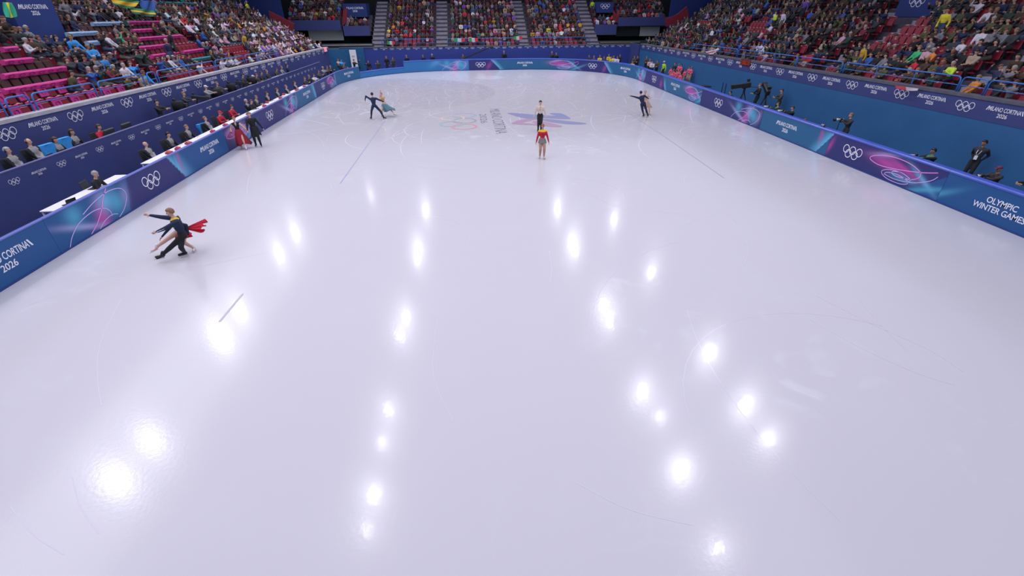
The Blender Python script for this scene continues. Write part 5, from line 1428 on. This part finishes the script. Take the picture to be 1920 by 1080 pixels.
UG = 'officials with headphones at the upper desk'
seat_official('grey-haired official with headphones and grey vest, nearest the camera', 14, 283, .98, WA, C_BLK, C_VEST, v=1, hcol='grey', chair='office chair under the nearest headphone official', phones=True, group=UG, H=1.8)
seat_official('bald bearded official with headphones and grey vest, second at the upper desk', 53, 266, .98, WA, C_BLK, C_VEST, v=1, hcol='bald', chair='office chair under the bald headphone official', phones=True, group=UG, H=1.8)
seat_official('short brown-haired official with headphones beside the blue jackets', 103, 263, .98, WA, C_BLK, C_VEST, v=0, hcol='brown', chair='office chair under the third headphone official', phones=True, group=UG, fem=True)
seat_official('long dark-haired official with headphones beside the blue jackets', 134, 248, .98, WA, C_BLK, C_VEST, v=0, hair='long', hcol='brown', chair='office chair under the long-haired headphone official', phones=True, group=UG, fem=True)
seat_official('official in bright red jacket with headphones, alone at the upper desk', 187, 243, .98, WA, C_REDJ, v=0, hcol='brown', chair='tall dark office chair under the red-jacketed headphone official', phones=True, group=UG, fem=True)
for i, (px, py, top, hcol, hatm, lab) in enumerate(((455, 142, C_CHAR, 'black', None, 'official in white and black striped jacket at the upper desk'), (474, 144, C_WHT, 'bald', C_WHT, 'official in white cap at the far upper desk'), (481, 141, C_BROWN, 'auburn', None, 'brown-haired person beside the white cap at the upper desk'),
        (490, 137, C_CHAR, 'brown', None, 'person in charcoal at the upper desk, left of two bare heads'), (500, 134, C_CHAR, 'sandy', None, 'sandy-haired person in charcoal at the far upper desk'), (519, 132, C_OLIVE, 'brown', None, 'person in olive jacket at the far upper desk'), (528, 127, C_VEST, 'sandy', None, 'person in grey jacket near the far end of the upper desk'), (538, 123, C_DBLU, 'black', None, 'last person in dark blue at the upper desk'))):
    seat_official(lab, px, py, .98, WA, top, v=i % 3, hcol=hcol, hatm=hatm, group='people at the far upper desk')

# folders, papers, laptops on the tables
def red_folder(loc, rz, label):
    o = MB().box((0, 0, .045), (.20, .28, .09), bev=.01).build('red_box', M_REDBOX, loc=loc, rz=rz); tag(o, label, 'box', 'dark red boxes on the judges table')
    MB().box((.02, 0, .10), (.14, .20, .02), 0, Matrix.Rotation(.25, 3, 'Y')).build('lid', M_REDBOX, o)
for i, (px, py) in enumerate(((299, 287), (316, 279), (339, 269), (373, 247), (405, 235), (443, 214), (478, 199), (501, 192), (517, 184), (532, 177), (547, 169), (561, 162))):
    p = at_z(px, py, .96)
    if p.x > -16.02 and p.x < -15.3: red_folder((p.x, p.y, .92), RND.uniform(-.3, .3), 'dark red box on the judges table, %s in the row from the camera' % WORDN[i+1])
    else: red_folder((-15.7, p.y, .92), RND.uniform(-.3, .3), 'dark red box on the judges table, %s in the row from the camera' % WORDN[i+1])
M_PAPER = mat('white_paper', (.8, .8, .84), .7)
for i, (y, x) in enumerate(((-14.6, -15.7), (-13.6, -15.9), (-9.2, -15.8), (-7.9, -15.75), (-6.4, -15.8), (-4.2, -15.75), (-1.0, -15.8), (1.6, -15.75), (4.4, -15.8), (7.1, -15.75))):
    o = MB().box((0, 0, .003), (.21, .30, .006)).build('paper_sheets', M_PAPER, loc=(x, y, .921), rz=RND.uniform(-.4, .4)); tag(o, 'white paper sheets on the judges-side tables, %s set from the camera' % WORDN[i+1], 'paper', 'paper sheets on the tables')
def laptop(loc, rz, label, mt=M_PLASTIC):
    r = empty('laptop', loc, rz); tag(r, label, 'laptop', 'laptops and screens at the officials desks')
    MB().box((0, 0, .012), (.32, .22, .02), bev=.005).build('keyboard', M_PLASTIC, r)
    MB().box((0, .14, .11), (.32, .012, .21), 0, Matrix.Rotation(-.25, 3, 'X'), bev=.004).build('screen', mt, r)
for i, (px, py) in enumerate(((65, 292), (105, 284), (135, 273), (166, 262))):
    p = at_z(px, py, 1.8); laptop((-18.05, p.y, 1.64), PI/2+PI, 'low black screen with pale top edge before the headphone officials, %s from the camera' % WORDN[i+1], M_PLASTIC)
laptop((-15.62, -15.2, .92), -1.9, 'closed-looking black laptop at the near end of the white table')
p = at_z(173, 345, .95); laptop((-15.9, -13.6, .92), -1.5, 'black laptop in front of the lone grey-haired official')
def chair_jacket(px, py, z, label, mt, rz=WA):
    p = at_z(px, py, z); mb = MB()
    mb.quadgrid(lambda u, v: Vector(((u-.5)*.62*(1+.15*math.sin(v*7)), -.06+.05*math.sin(u*9)+.06*math.sin(v*PI), .05-.62*v*(1+.08*math.sin(u*11)))), 12, 8)
    mb.quadgrid(lambda u, v: Vector(((.5-u)*.62*(1+.15*math.sin(v*7)), .07+.03*math.sin(u*9)-.02*math.sin(v*PI), .05-.55*v*(1+.06*math.sin(u*11)))), 12, 8)
    mb.box((0, .005, .05), (.60, .14, .03), bev=.01)
    tag(mb.build('draped_jacket', mt, smooth=True, loc=p, rz=rz), label, 'jacket', 'light blue jackets over chair backs')
    put_chair((p.x-.25*math.sin(-rz)*-1*0, p.y, z-1.08), rz, label.replace('light blue jacket', 'empty office chair')[:90]) if z > 1.9 else None
chair_jacket(84, 274, 2.05, 'light blue jacket over the chair back left of the short-haired headphone official', C_LB)
chair_jacket(116, 262, 2.05, 'light blue jacket over the chair back between the two women with headphones', C_LB)
chair_jacket(376, 234, 1.10, 'light blue jacket over the chair of the fourth judge', C_LB)

# ---- television cameras and operators
def tv_camera(loc, rz, label, s=1.0, lens=True, cover=False, tilt=-.15):
    r = empty('television_camera', loc, rz); tag(r, label, 'television camera', 'black television cameras round the rink')
    h = 1.42; r.scale = (s, s, s)
    for a in (0.5, 2.6, 4.7): MB().tube([(0, 0, h-.25), (.42*math.cos(a), .42*math.sin(a), .02)], [.035, .02], 8).build('tripod_leg', M_PLASTIC, r)
    MB().tube([(0, 0, h-.35), (0, 0, h-.08)], .07, 10).build('pan_head', M_PLASTIC, r)
    R = Matrix.Rotation(tilt, 3, 'X')
    b = MB().box((0, -.05, h+.08), (.24, .55, .30), 0, R, bev=.03).build('camera_body', M_PLASTIC, r)
    mb = MB(); mb.box(R @ Vector((0, .50, .02))+Vector((0, -.05, h+.08)), (.24, .62, .24), 0, R, bev=.02); mb.box(R @ Vector((0, .84, .02))+Vector((0, -.05, h+.08)), (.30, .10, .28), 0, R, bev=.02); mb.build('box_lens', M_PLASTIC, r)
    MB().box(R @ Vector((0, -.12, .30))+Vector((0, -.05, h+.08)), (.22, .16, .18), 0, R, bev=.02).build('viewfinder', M_PLASTIC, r)
    MB().tube([R @ Vector((.16, -.25, -.10))+Vector((0, -.05, h+.05)), R @ Vector((.20, -.75, -.22))+Vector((0, -.05, h+.05))], .016, 6).build('pan_bar', M_PLASTIC, r)
    if cover:
        mb = MB(); mb.box((0, .12, h-.06), (.46, 1.0, .72), 0, Matrix.Rotation(.06, 3, 'X'), bev=.10); mb.box((0, -.1, h-.5), (.36, .6, .5), bev=.10); mb.build('rain_cover', M_BLACK, r, smooth=True)
    return r
def stand_person(label, x, y, yaw, top, pants=None, H=1.76, fem=False, hair='short', hcol='brown', floor=-.12, rh=None, lh=None, lean=0, side=0, head=(0, -4), name='person', group=None, vest=None, hatm=None, kneel=False, cap=None, hw=None, skin='fair', puff=1.14, voxel=.028, crouch=0, legs=None):
    kw = dict(rh=rh, lh=lh, lean=lean, side=side, head=head)
    if kneel: kw.update(pelvis=(0, 0, .50), rf=(.14, .32, .08), lf=(-.12, -.42, .08), kh=(0, 1, .3))
    elif crouch: kw.update(pelvis=(0, -.08, .525*H-crouch), rf=(.16, .10, .08), lf=(-.16, .0, .08))
    if legs: kw.update(legs)
    P = pose(H, fem, **kw); m_ = dict(skin=SK[skin], top=top, pants=pants or C_BLK, shoe=M_SHOER)
    if vest: m_['vest'] = vest
    o = person(name, label, 'person', (x, y, floor), yaw, P, m_, None if hcol == 'bald' else hair, 'grey' if hcol == 'bald' else hcol, group, hat=('cap' if hatm else None), hatmat=hatm, voxel=voxel, puff=puff)
    return o, P
def at_head(px, py, H, floor=-.12, low=0): p = at_z(px, py, floor+H*.93-low); return p.x, p.y
LFT = FACE(-1, .15)
# photographers' corridor, right of the ice
def long_lens(o, P, loc, d, label=None, L=.34, name='photo_camera'):
    """stills camera with a white telephoto lens, held by o"""
    d = Vector(d).normalized(); u = (Vector((0, 0, 1))-d*d.z).normalized(); r_ = d.cross(u); R = Matrix((r_, d, u)).transposed(); c = Vector(loc)
    r = empty(name, o.matrix_basis @ c, 0); q = (o.matrix_basis.to_3x3() @ R); inv = q.to_4x4(); inv.translation = o.matrix_basis @ c; r.matrix_basis = inv
    tag(r, label, 'camera', 'stills cameras with long lenses')
    MB().box((0, 0, 0), (.16, .09, .13), bev=.015).build('camera_body', M_PLASTIC, r)
    mb = MB(); mb.lathe([(.040, 0), (.042, L*.4), (.055, L*.5), (.060, L)], n=14)
    me = mb.mesh('lens_barrel', M_LENS, True); lb = link('lens_barrel', me, r, M=Matrix.Translation((0, .04, 0)) @ Matrix.Rotation(-PI/2, 4, 'X'))
    mb = MB(); mb.lathe([(.062, 0), (.072, .02), (.072, .11), (.05, .11)], n=14); link('lens_hood', mb.mesh('lens_hood', M_PLASTIC, True), r, M=Matrix.Translation((0, .04+L, 0)) @ Matrix.Rotation(-PI/2, 4, 'X'))
PG = 'photographers and crew in the corridor'
H = 1.78; x, y = at_head(1846, 268, H)
o, P = stand_person('man in dark suit with white lanyard card leaning on the blue wall', x, y, FACE(-1, -.5), C_CHAR, C_BLK, H, hcol='black', name='crew_member', group=PG, lean=-8, rh=(.14, -.16, .95), lh=(-.14, -.16, .95), head=(-20, -6), skin='olive', legs=dict(rf=(.12, .22, .08), lf=(-.10, .20, .08)))
mb = MB(); c = P['pel']+P['up']*.06*H+P['fw']*.10*H; mb.box(c+Vector((0, .02, .02)), (.11, .012, .16)); mb.build('id_card', M_PAPER, o)
mb = MB(); n_ = P['neck']; mb.tube([n_+Vector((-.07, .03, 0)), c+Vector((-.05, .02, .2)), c+Vector((0, .02, .09)), c+Vector((.05, .02, .2)), n_+Vector((.07, .03, 0))], .009, 5); mb.build('lanyard', M_WHITE, o)
H = 1.76; x, y = at_z(1876, 316, 1.10).xy
o, P = stand_person('kneeling photographer in dark patterned jacket and dark red cap near the camera end', x, y, FACE(-1, .1), C_CAMO, C_BLK, H, name='photographer', group=PG, kneel=True, hcol='bald', hatm=cloth('plum_cap', (.14, .03, .08)), rh=(.10, .48, .92), lh=(-.08, .50, .90), head=(0, -8), skin='olive')
long_lens(o, P, (0, .56, .95), (0, 1, -.1), 'dark stills camera held by the kneeling capped photographer', .14)
H = 1.74; x, y = at_z(1752, 278, 1.38).xy
o, P = stand_person('dark-haired photographer in green bib with long white lens resting over the boards', x, y, FACE(-1, .12), C_BLK, C_BLK, H, name='photographer', group=PG, crouch=.22, vest=C_GREEN, hcol='black', rh=(.10, .45, 1.14), lh=(-.10, .52, 1.14), head=(0, -4), lean=4, skin='olive')
long_lens(o, P, (0, .62, 1.22), (0, 1, -.06), 'camera with white telephoto lens pointing over the board beside the green bib', .36)
H = 1.78; x, y = at_head(1597, 216, H)
o, P = stand_person('grey-brown-haired photographer standing in dark jacket with camera on a monopod', x, y, FACE(-1, .12), C_CHAR, C_CHAR, H, name='photographer', group=PG, hcol='sandy', rh=(.10, .34, 1.42), lh=(-.10, .40, 1.38), head=(0, -4))
long_lens(o, P, (0, .46, 1.45), (0, 1, -.05), 'camera with pale lens on a monopod held by the standing photographer', .22)
cc = o.matrix_basis @ Vector((0, .50, 1.38)); tag(MB().tube([(cc.x, cc.y, -.12), (cc.x, cc.y, 1.36)], .016, 8).build('monopod', M_PLASTIC), 'thin black monopod under the standing photographer\'s camera', 'monopod')
x, y = at_z(1513, 218, 1.28).xy
stand_person('auburn-haired person low behind the boards, only the head showing', x, y, LFT, C_BROWN, C_BLK, 1.66, name='photographer', group=PG, kneel=True, hcol='auburn', hair='long', fem=True)
x, y = at_z(1489, 197, 1.25).xy
o, P = stand_person('crouching photographer in black with white lens below the standing crew', x, y, LFT, C_BLK, C_BLK, 1.76, name='photographer', group=PG, kneel=True, hcol='brown', rh=(.10, .42, 1.0), lh=(-.10, .48, 1.0))
long_lens(o, P, (0, .55, 1.05), (0, 1, -.05), 'camera with white lens held by the crouching photographer in black', .30)
x, y = at_z(1462, 188, 1.30).xy
o, P = stand_person('crouching photographer in green bib with white lens beside the second television camera', x, y, LFT, C_CHAR, C_BLK, 1.76, name='photographer', group=PG, kneel=True, vest=C_GREEN, hcol='brown', rh=(.10, .42, 1.0), lh=(-.10, .48, 1.0))
long_lens(o, P, (0, .55, 1.05), (0, 1, -.05), 'camera with white lens held by the crouching photographer in green bib', .30)
H = 1.80; x, y = at_head(1426, 160, H)
o, P = stand_person('camera operator in black behind the first television camera', x, y, LFT, C_BLK, C_BLK, H, name='camera_operator', group=PG, hcol='sandy', rh=(.2, .40, 1.12), lh=(-.15, .38, 1.15))
tv_camera((x-.95, y+.30, -.12), FACE(-1, .3), 'first large black television camera in the corridor, operator behind it', 1.1)
H = 1.78; x, y = at_head(1467, 170, H)
stand_person('camera operator in grey jacket with hand on the second television camera', x, y, LFT, C_OLIVE, C_BLK, H, name='camera_operator', group=PG, hcol='brown', rh=(.2, .36, 1.25), lh=(-.2, .42, 1.25))
tv_camera((x-.80, y+.42, -.12), FACE(.2, .9), 'second black television camera tilted upwards beside the grey-jacketed operator', 1.05, tilt=.35)
x, y = at_z(1378, 173, 1.0).xy
stand_person('person in dark clothes crouching low beyond the first television camera', x, y, LFT, C_BLK, C_BLK, 1.7, name='crew_member', group=PG, kneel=True, hcol='brown', lean=30)
b = at_z(1322, 165, .3); bx = 17.0; p = at_x(1322, 160, 17.0)
o = MB().box((0, 0, .45), (.75, .75, .9), bev=.03).build('storage_bin', mat('bright_blue_plastic', (.02, .16, .45), .45), loc=(p.x, p.y, -.12)); tag(o, 'bright blue ribbed bin against the photographers corridor wall', 'bin')
for q in range(4): MB().box((-.28+.18*q, -.385, .45), (.05, .02, .7)).build('rib', mat('light_blue_plastic', (.06, .28, .62), .45), o)
MB().box((0, 0, .92), (.80, .80, .06), bev=.02).build('lid', M_DARK, o)
for dx, lb in ((0, 'nearer'), (.5, 'farther')):
    p = at_x(1359, 172, 16.9); tag(MB().tube([(p.x, p.y+dx, -.12), (p.x, p.y+dx, 1.45)], .03, 8).build('light_stand', M_PLASTIC), 'thin black upright stand beside the first television camera, the %s of two' % lb, 'stand')
p = at_z(1553, 236, 1.25)
o = MB().cap((0, -.10, .05), (0, .10, .05), .05, .05, 12).build('lens_on_board', M_PLASTIC, smooth=True, loc=(15.12, p.y, 1.232)); o.name = 'camera_lens'; tag(o, 'black and white camera lens lying on the blue board cap', 'camera lens')
for q in (-.06, .04): MB().tube([(0, q, .05), (0, q+.035, .05)], .052, 12).build('white_ring', M_LENS, o)
x, y = at_z(1917, 325, 1.35).xy
stand_person('dark-clothed person at the picture edge holding a camera', x+.25, y-.3, FACE(-1, .1), C_BLK, C_BLK, 1.76, name='photographer', group=PG, crouch=.2, hcol='black', rh=(.1, .45, 1.2), lh=(-.1, .48, 1.2))

# ---- crew on the upper judges' side platform with covered cameras
for i, (px, py, top, hcol, lab, hm) in enumerate(((296, 194, C_BLK, 'black', 'camera operator in black standing beside white papers on the upper platform', None), (346, 177, C_CHAR, 'sandy', 'sandy-haired camera operator in charcoal between two black camera covers', None),
        (386, 160, C_VEST, 'bald', 'crew member in white cap and grey jacket amid black cameras', C_WHT), (406, 151, C_OLIVE, 'sandy', 'crew member in olive jacket behind the largest camera cover', None))):
    H = 1.72 if i == 2 else 1.3+.42
    p = at_x(px, py, -18.42); stand_person(lab, p.x, p.y, WA, top, C_BLK, 1.74, hcol=hcol, hatm=hm, floor=.98, name='camera_operator', group='camera crew on the upper platform', crouch=.30, rh=(.15, .4, 1.0), lh=(-.1, .42, 1.0))
for i, (px, py, rz, cv, lab) in enumerate(((318, 200, WA, True, 'black covered television camera nearest on the upper platform'), (337, 188, WA+.5, False, 'black television camera beside the sandy-haired operator'), (372, 176, WA, True, 'black covered television camera in front of the white-capped crew member'), (398, 166, WA-.3, True, 'bulky covered television camera in the middle of the upper platform'), (420, 160, WA+.6, False, 'black television camera with pan bar pointing along the desk'), (441, 153, WA, True, 'black covered television camera before the striped jacket official'))):
    p = at_z(px, py, .98+.85); tv_camera((-18.32, p.y, .98), rz, lab, .66, cover=cv)
p = at_z(210, 236, 1.85)
for i, (px, py) in enumerate(((212, 240), (250, 229))):
    p = at_z(px, py, 2.0); o = MB().box((0, 0, .16), (.10, .62, .34), 0, Matrix.Rotation(.2, 3, 'Y'), bev=.02).build('monitor_back', mat('dark_olive_plastic_%d' % i, (.035, .04, .04), .5), loc=(-18.05, p.y, 1.64)); o.name = 'monitor'
    MB().box((0, 0, .01), (.16, .22, .02)).build('foot', M_PLASTIC, o); tag(o, 'dark monitor on the upper desk past the red jacket, the %s one' % ('nearer', 'farther')[i], 'monitor')
for i in range(4):
    p = at_z(282+7*i, 222-3*i, 1.78); tag(MB().box((0, 0, .006+.004*i), (.26, .34, .012+.008*i)).build('paper_pile', M_PAPER, loc=(-18.05, p.y, 1.64), rz=RND.uniform(-.5, .5)), 'white papers on the upper desk beside the black-clad operator, %s pile' % WORDN[i+1], 'paper', 'paper piles on the upper desk')

# ---- photographers crowding the far judges' side corner
CG = 'photographers in the far judges-side corner'
for i, (px, py, top, hcol, lab) in enumerate(((572, 147, C_CHAR, 'auburn', 'auburn-haired photographer first past the last judge'), (580, 143, C_BLK, 'sandy', 'sandy-haired photographer in black second past the last judge'), (589, 141, C_WHT, 'brown', 'photographer with white sleeves leaning on the board'), (598, 134, C_OLIVE, 'brown', 'photographer in olive beside the cap rail bend'),
        (606, 127, C_VEST, 'grey', 'grey-haired photographer in grey jacket at the corner'), (614, 126, C_BROWN, 'auburn', 'photographer in brown coat at the corner'), (620, 125, C_BLK, 'sandy', 'blond photographer in black at the corner'), (634, 112, C_BEIGE, 'brown', 'person in beige beside the light blue shirt'), (640, 113, C_LB, 'brown', 'person in light blue shirt under the blue curtain'), (645, 121, C_BROWN, 'auburn', 'seated person in brown right of the light blue shirt'), (664, 113, C_BLK, 'black', 'person in black in front of the white poster'), (668, 108, C_CHAR, 'sandy', 'sandy-haired person in front of the white poster'))):
    hh = 1.5; p = at_z(px, py, hh-.12)
    stand_person(lab, p.x, p.y, FACE(1, -.5), top, C_BLK, 1.74, hcol=hcol, name='photographer', group=CG, crouch=.12, rh=(.08, .36, 1.2), lh=(-.08, .38, 1.2), voxel=.036)
# white poster
a, b = at_y(655, 97, 31.6), at_y(671, 121, 31.6)
o = MB().box(((a.x+b.x)/2, 31.6, 1.15), (b.x-a.x, .05, 2.2)).build('poster_stand', M_PAPER); tag(o, 'white upright poster with rings beside the blue curtain', 'poster')
Flat().rings(0, 0, (b.x-a.x)*.5, 16).build('ring_emblem', M_CHAIR, o, lambda u, h, o_: ((a.x+b.x)/2+u, 31.6-.03-o_, 1.55+h), .01)
p = at_y(562+4, 92, 29.0)
o = MB().box((-18.2, 29.6, 2.45), (.08, .9, .42)).build('exit_sign', mat('sign_pink', (.45, .12, .20), .5, emit=(.8, .3, .4, .5))); tag(o, 'small pink-lit panel at the far end of the judges-side wall', 'sign')

# ---- people between the far boards and the far wall
BG = 'people behind the far boards'
for i, (px, py, z, top, hcol, lab) in enumerate(((690, 117, 1.1, C_BLK, 'brown', 'dark crouching figure at the low board opening, nearest the corner'), (708, 117, 1.1, C_OLIVE, 'brown', 'dark figure kneeling at the low board opening, second'), (724, 107, 1.55, C_BLK, 'sandy', 'standing figure in black with white badge at the opening'), (736, 109, 1.45, C_OLIVE, 'brown', 'standing figure in olive reaching out at the opening'),
        (762, 105, 1.55, C_BLK, 'sandy', 'lone head behind the far boards near the opening'), (793, 104, 1.55, C_DBLU, 'brown', 'person in dark blue behind the far swirl board'), (810, 103, 1.55, C_BLK, 'grey', 'grey-haired person behind the far swirl board'), (868, 103, 1.5, C_BROWN, 'brown', 'jib operator in brown at the foot of the black arm'), (945, 97, 1.72, C_BLK, 'sandy', 'person in black standing behind the middle far board'),
        (1035, 98, 1.7, C_CHAR, 'sandy', 'taller of two people behind the far pink loop board'), (1043, 100, 1.6, C_BLK, 'brown', 'shorter of two people behind the far pink loop board'))):
    p = at_z(px, py, z); yy = min(max(p.y, 30.7), 32.4)
    q = at_y(px, py, yy); floor = q.z-1.74*.93
    fl = -.12; cr = max(0, 1.74*.93-.12-q.z)
    stand_person(lab, q.x, q.y, FACE(-.1, -1), top, C_BLK, 1.74 if cr > .02 else max(1.74, (q.z+.12)/.93), hcol=hcol, name='crew_member', group=BG, crouch=min(cr, .42), voxel=.036, rh=(.2, .3, .95))
yellow = [(1105, 104, C_CHAR, 'brown'), (1114, 106, C_BROWN, 'sandy'), (1125, 105, C_YV, 'sandy'), (1133, 107, C_CHAR, 'brown'), (1142, 103, C_YV, 'sandy'), (1147, 107, C_YV, 'brown'), (1151, 106, C_WHT, 'sandy'), (1158, 107, C_WHT, 'auburn'), (1163, 103, C_BLK, 'brown'), (1190, 106, C_OLIVE, 'brown'), (1186, 116, C_YV, 'black'), (1196, 106, C_BLK, 'brown'), (1208, 104, C_OLIVE, 'sandy'), (1213, 107, C_BROWN, 'sandy'), (1219, 112, C_PPINK, 'sandy'), (1224, 115, C_WHT, 'black'), (1233, 114, C_BROWN, 'brown')]
NM = {id(C_CHAR): 'charcoal', id(C_BROWN): 'brown', id(C_YV): 'yellow', id(C_WHT): 'white', id(C_BLK): 'black', id(C_OLIVE): 'olive', id(C_PPINK): 'pale pink'}
for i, (px, py, top, hcol) in enumerate(yellow):
    best = None
    for zz in (1.62, 1.5, 1.4, 1.3, 1.2, 1.1):
        p = at_z(px, py, zz-.12); q = Vector((p.x, p.y)); ax, ay = abs(q.x)-4, q.y-19
        inside = (q.y > 19 and math.hypot(ax, ay) < 11.35) or (q.y <= 19 and abs(q.x) < 15.4)
        if not inside and q.y < 32.5 and q.x < 18.2: best = (p, zz); break
    if best is None: q = at_y(px, py, 31.2); best = (q, q.z+.12)
    p, zz = best
    stand_person('person in %s %s beside the far photographers-side corner, %s of the row counted from the far wall logos' % (NM[id(top)], 'coat', WORDN[i+1]) if False else 'person in %s with %s hair, far photographers-side corner, %s from far wall' % (NM[id(top)], hcol, WORDN[i+1]), p.x, p.y, FACE(-.5, -1), top, C_BLK, 1.72, hcol=hcol, name='photographer', group='photographers at the far photographers-side corner', crouch=max(0, 1.6-zz), rh=(.08, .34, 1.1), lh=(-.08, .36, 1.1), voxel=.038)
x, y = at_z(1246, 117, 1.5).xy
stand_person('person in lime yellow vest and white cap standing beside the coral-clad group', x, y, FACE(-1, -.3), C_LIME, C_BLK, 1.78, name='crew_member', hcol='bald', hatm=C_WHT, voxel=.034)
x, y = at_z(1269, 114, 1.7).xy
stand_person('dark teal-clad adult standing behind the coral-clad children', min(x, 18.3), y-1.0, FACE(-1, -.3), C_DBLU, C_BLK, 1.8, name='crew_member', hcol='brown', voxel=.034)
for i, (px, py) in enumerate(((1259, 127), (1264, 131), (1269, 133), (1274, 132), (1261, 135), (1277, 138), (1282, 119), (1287, 118), (1292, 119), (1298, 123), (1303, 124), (1285, 128), (1293, 131))):
    H = 1.42; x, y = at_z(px, py, H*.93-.12).xy if i < 6 or i > 10 else at_z(px, py, 1.65).xy
    fl = -.12 if i < 6 or i > 10 else .2
    if x > 18.6: x = 18.45
    stand_person('child helper in coral pink top at the photographers-side wall, %s of the group' % WORDN[i+1], x, y, FACE(-1, -.4), C_PINK, cloth('beige_trousers', (.35, .25, .2)) if i == 0 else bpy.data.materials['beige_trousers_cloth'], H, fem=True, name='child', group='children in coral pink tops', hcol=('brown', 'sandy', 'black')[i % 3], hair='bun', floor=fl, voxel=.036, rh=(.1, .25, .85), lh=(-.12, .2, .8))
wbox('floor_riser', 17.2, 18.75, 12.5, 19.5, -.12, .2, M_DARK)

# ---- jib camera at the far boards
base = at_y(868, 110, 31.4); tip = at_y(921, 88, 31.4)
r = empty('camera_jib', (base.x, 31.4, -.12)); tag(r, 'long black camera jib arm rising behind the far boards', 'camera jib')
MB().box((0, 0, .55), (.9, .6, 1.1), bev=.05).build('base', M_PLASTIC, r)
t = Vector((tip.x-base.x, 0, tip.z+.12)); s0 = Vector((-.9, 0, .95)); mb = MB(); mb.tube([s0, t], .06, 8); mb.tube([s0+Vector((0, 0, .16)), t+Vector((0, 0, .05))], .025, 6)
for i in range(9): p = s0.lerp(t, i/9); mb.tube([p, s0.lerp(t, (i+.5)/9)+Vector((0, 0, .13))], .012, 5)
mb.build('arm', M_PLASTIC, r); MB().box(s0+Vector((-.25, 0, 0)), (.5, .4, .4), bev=.04).build('counterweight', M_PLASTIC, r); MB().box(t+Vector((.1, 0, -.05)), (.3, .25, .25), bev=.03).build('camera_head', M_PLASTIC, r)

# ---- flags and cloths in the stands, scoreboard on the photographers' wall
def flag(name, label, P4, cols, along='u', wav=.06, cat='flag'):
    a, b, c, d = [Vector(p) for p in P4]; mb = MB()      # a-b top, d-c bottom
    mats = [mat('flag_%s_%d' % (label.split()[0], i), c_, .75) for i, c_ in enumerate(cols)]
    n, m_ = 18, 8; nrm = (b-a).cross(d-a).normalized()
    for sgn in (0, 1):
        base_ = len(mb.v)
        for j in range(m_+1):
            for i in range(n+1):
                u, v = i/n, j/m_; p = a.lerp(b, u).lerp(d.lerp(c, u), v)+nrm*(wav*math.sin(u*9+v*3)-.012*sgn)+Vector((0, 0, -.05*math.sin(u*PI)*v)); mb.v.append(tuple(p))
        for j in range(m_):
            for i in range(n):
                q = base_+j*(n+1)+i; f = (q, q+1, q+n+2, q+n+1); mb.f.append(f if sgn == 0 else f[::-1]); t_ = (i+.5)/n if along == 'u' else (j+.5)/m_; mb.m.append(min(len(cols)-1, int(t_*len(cols))))
    o = mb.build(name, mats, smooth=True); tag(o, label, cat); return o
def fx(pts, x): return [at_x(px, py, x) for px, py in pts]
flag('national_flag', 'green and yellow flag held up high in the judges-side stand', fx([(208, -4), (262, 2), (248, 16), (214, 8)], -24.0), [(.02, .22, .08), (.70, .42, .02), (.70, .42, .02), (.02, .22, .08)], 'v')
flag('national_flag', 'green, orange and yellow flag sagging below the blue cloth', fx([(246, 14), (289, 20), (289, 31), (250, 25)], -23.8), [(.02, .20, .08), (.70, .40, .02), (.02, .12, .06)], 'v', .1)
flag('national_flag', 'blue cloth held next to the green and yellow flag', fx([(262, 0), (290, 3), (287, 22), (268, 18)], -24.1), [(.02, .08, .30)], 'v', .1)
flag('national_flag', 'green flag with yellow diagonal worn as a cape at the picture corner', fx([(4, 4), (22, 5), (31, 30), (11, 32)], -23.0), [(.03, .36, .20), (.62, .62, .05), (.03, .36, .20)], 'u', .05)
def fy(pts, y): return [at_y(px, py, y) for px, py in pts]
TRI = [(.02, .28, .10), (.62, .60, .62), (.55, .03, .05)]
for i, (x0, x1, y0, y1, lab) in enumerate(((851, 872, 72, 78, 'first'), (879, 896, 71, 78, 'second'), (963, 979, 68, 74, 'third'), (726, 740, 77, 83, 'fourth, smallest'))):
    flag('national_flag', 'green white red flag hung on the far stand rail, %s one' % lab, fy([(x0, y0), (x1, y0), (x1, y1), (x0, y1)], 32.9), TRI, 'u', .02)
flag('national_flag', 'red and white banner over the photographers-side ledge', fx([(1322, 97), (1346, 92), (1343, 98), (1330, 102)], 18.7), [(.60, .58, .62), (.50, .03, .06), (.60, .58, .62)], 'v', .03)
flag('national_flag', 'red cloth with white held above the photographers-side rail', fx([(1502, 104), (1524, 102), (1523, 114), (1504, 112)], 19.6), [(.45, .02, .05)], 'v', .03)
flag('scarf', 'red patterned scarf hanging on the photographers-side ledge', fx([(1678, 160), (1722, 166), (1721, 170), (1680, 165)], 18.9), [(.5, .05, .08), (.55, .5, .55)], 'u', .01, 'scarf')
flag('coat', 'long yellow coat held up beside the rings exit block', fx([(1765, 26), (1780, 26), (1772, 60), (1756, 60)], 24.6), [(.62, .56, .02)], 'v', .06, 'coat')
u = at_x(1398, 122, 18.95)
o = MB().box((0, 0, 0), (.12, 1.45, .42), bev=.02).build('display_board', M_BLACK, loc=(18.93, u.y, 2.68)); tag(o, 'small black display with glowing red dots on the photographers-side logo band', 'display board')
M_LED = mat('red_led', (.3, .02, .01), .4, emit=(1, .08, .03, .12)); mb = MB(); rr = random.Random(3)
for i in range(30):
    for j in range(7):
        if rr.random() < .75: mb.box((-.063, -.66+i*.0455, -.15+j*.05), (.006, .03, .032))
mb.build('led_rows', M_LED, o)
# lens gear of the camera at the near picture corner
p = at_z(6, 428, 1.25); tv_camera((-16.2, -18.6, .10), WA, 'black camera gear at the near picture corner beside the boards', .8)
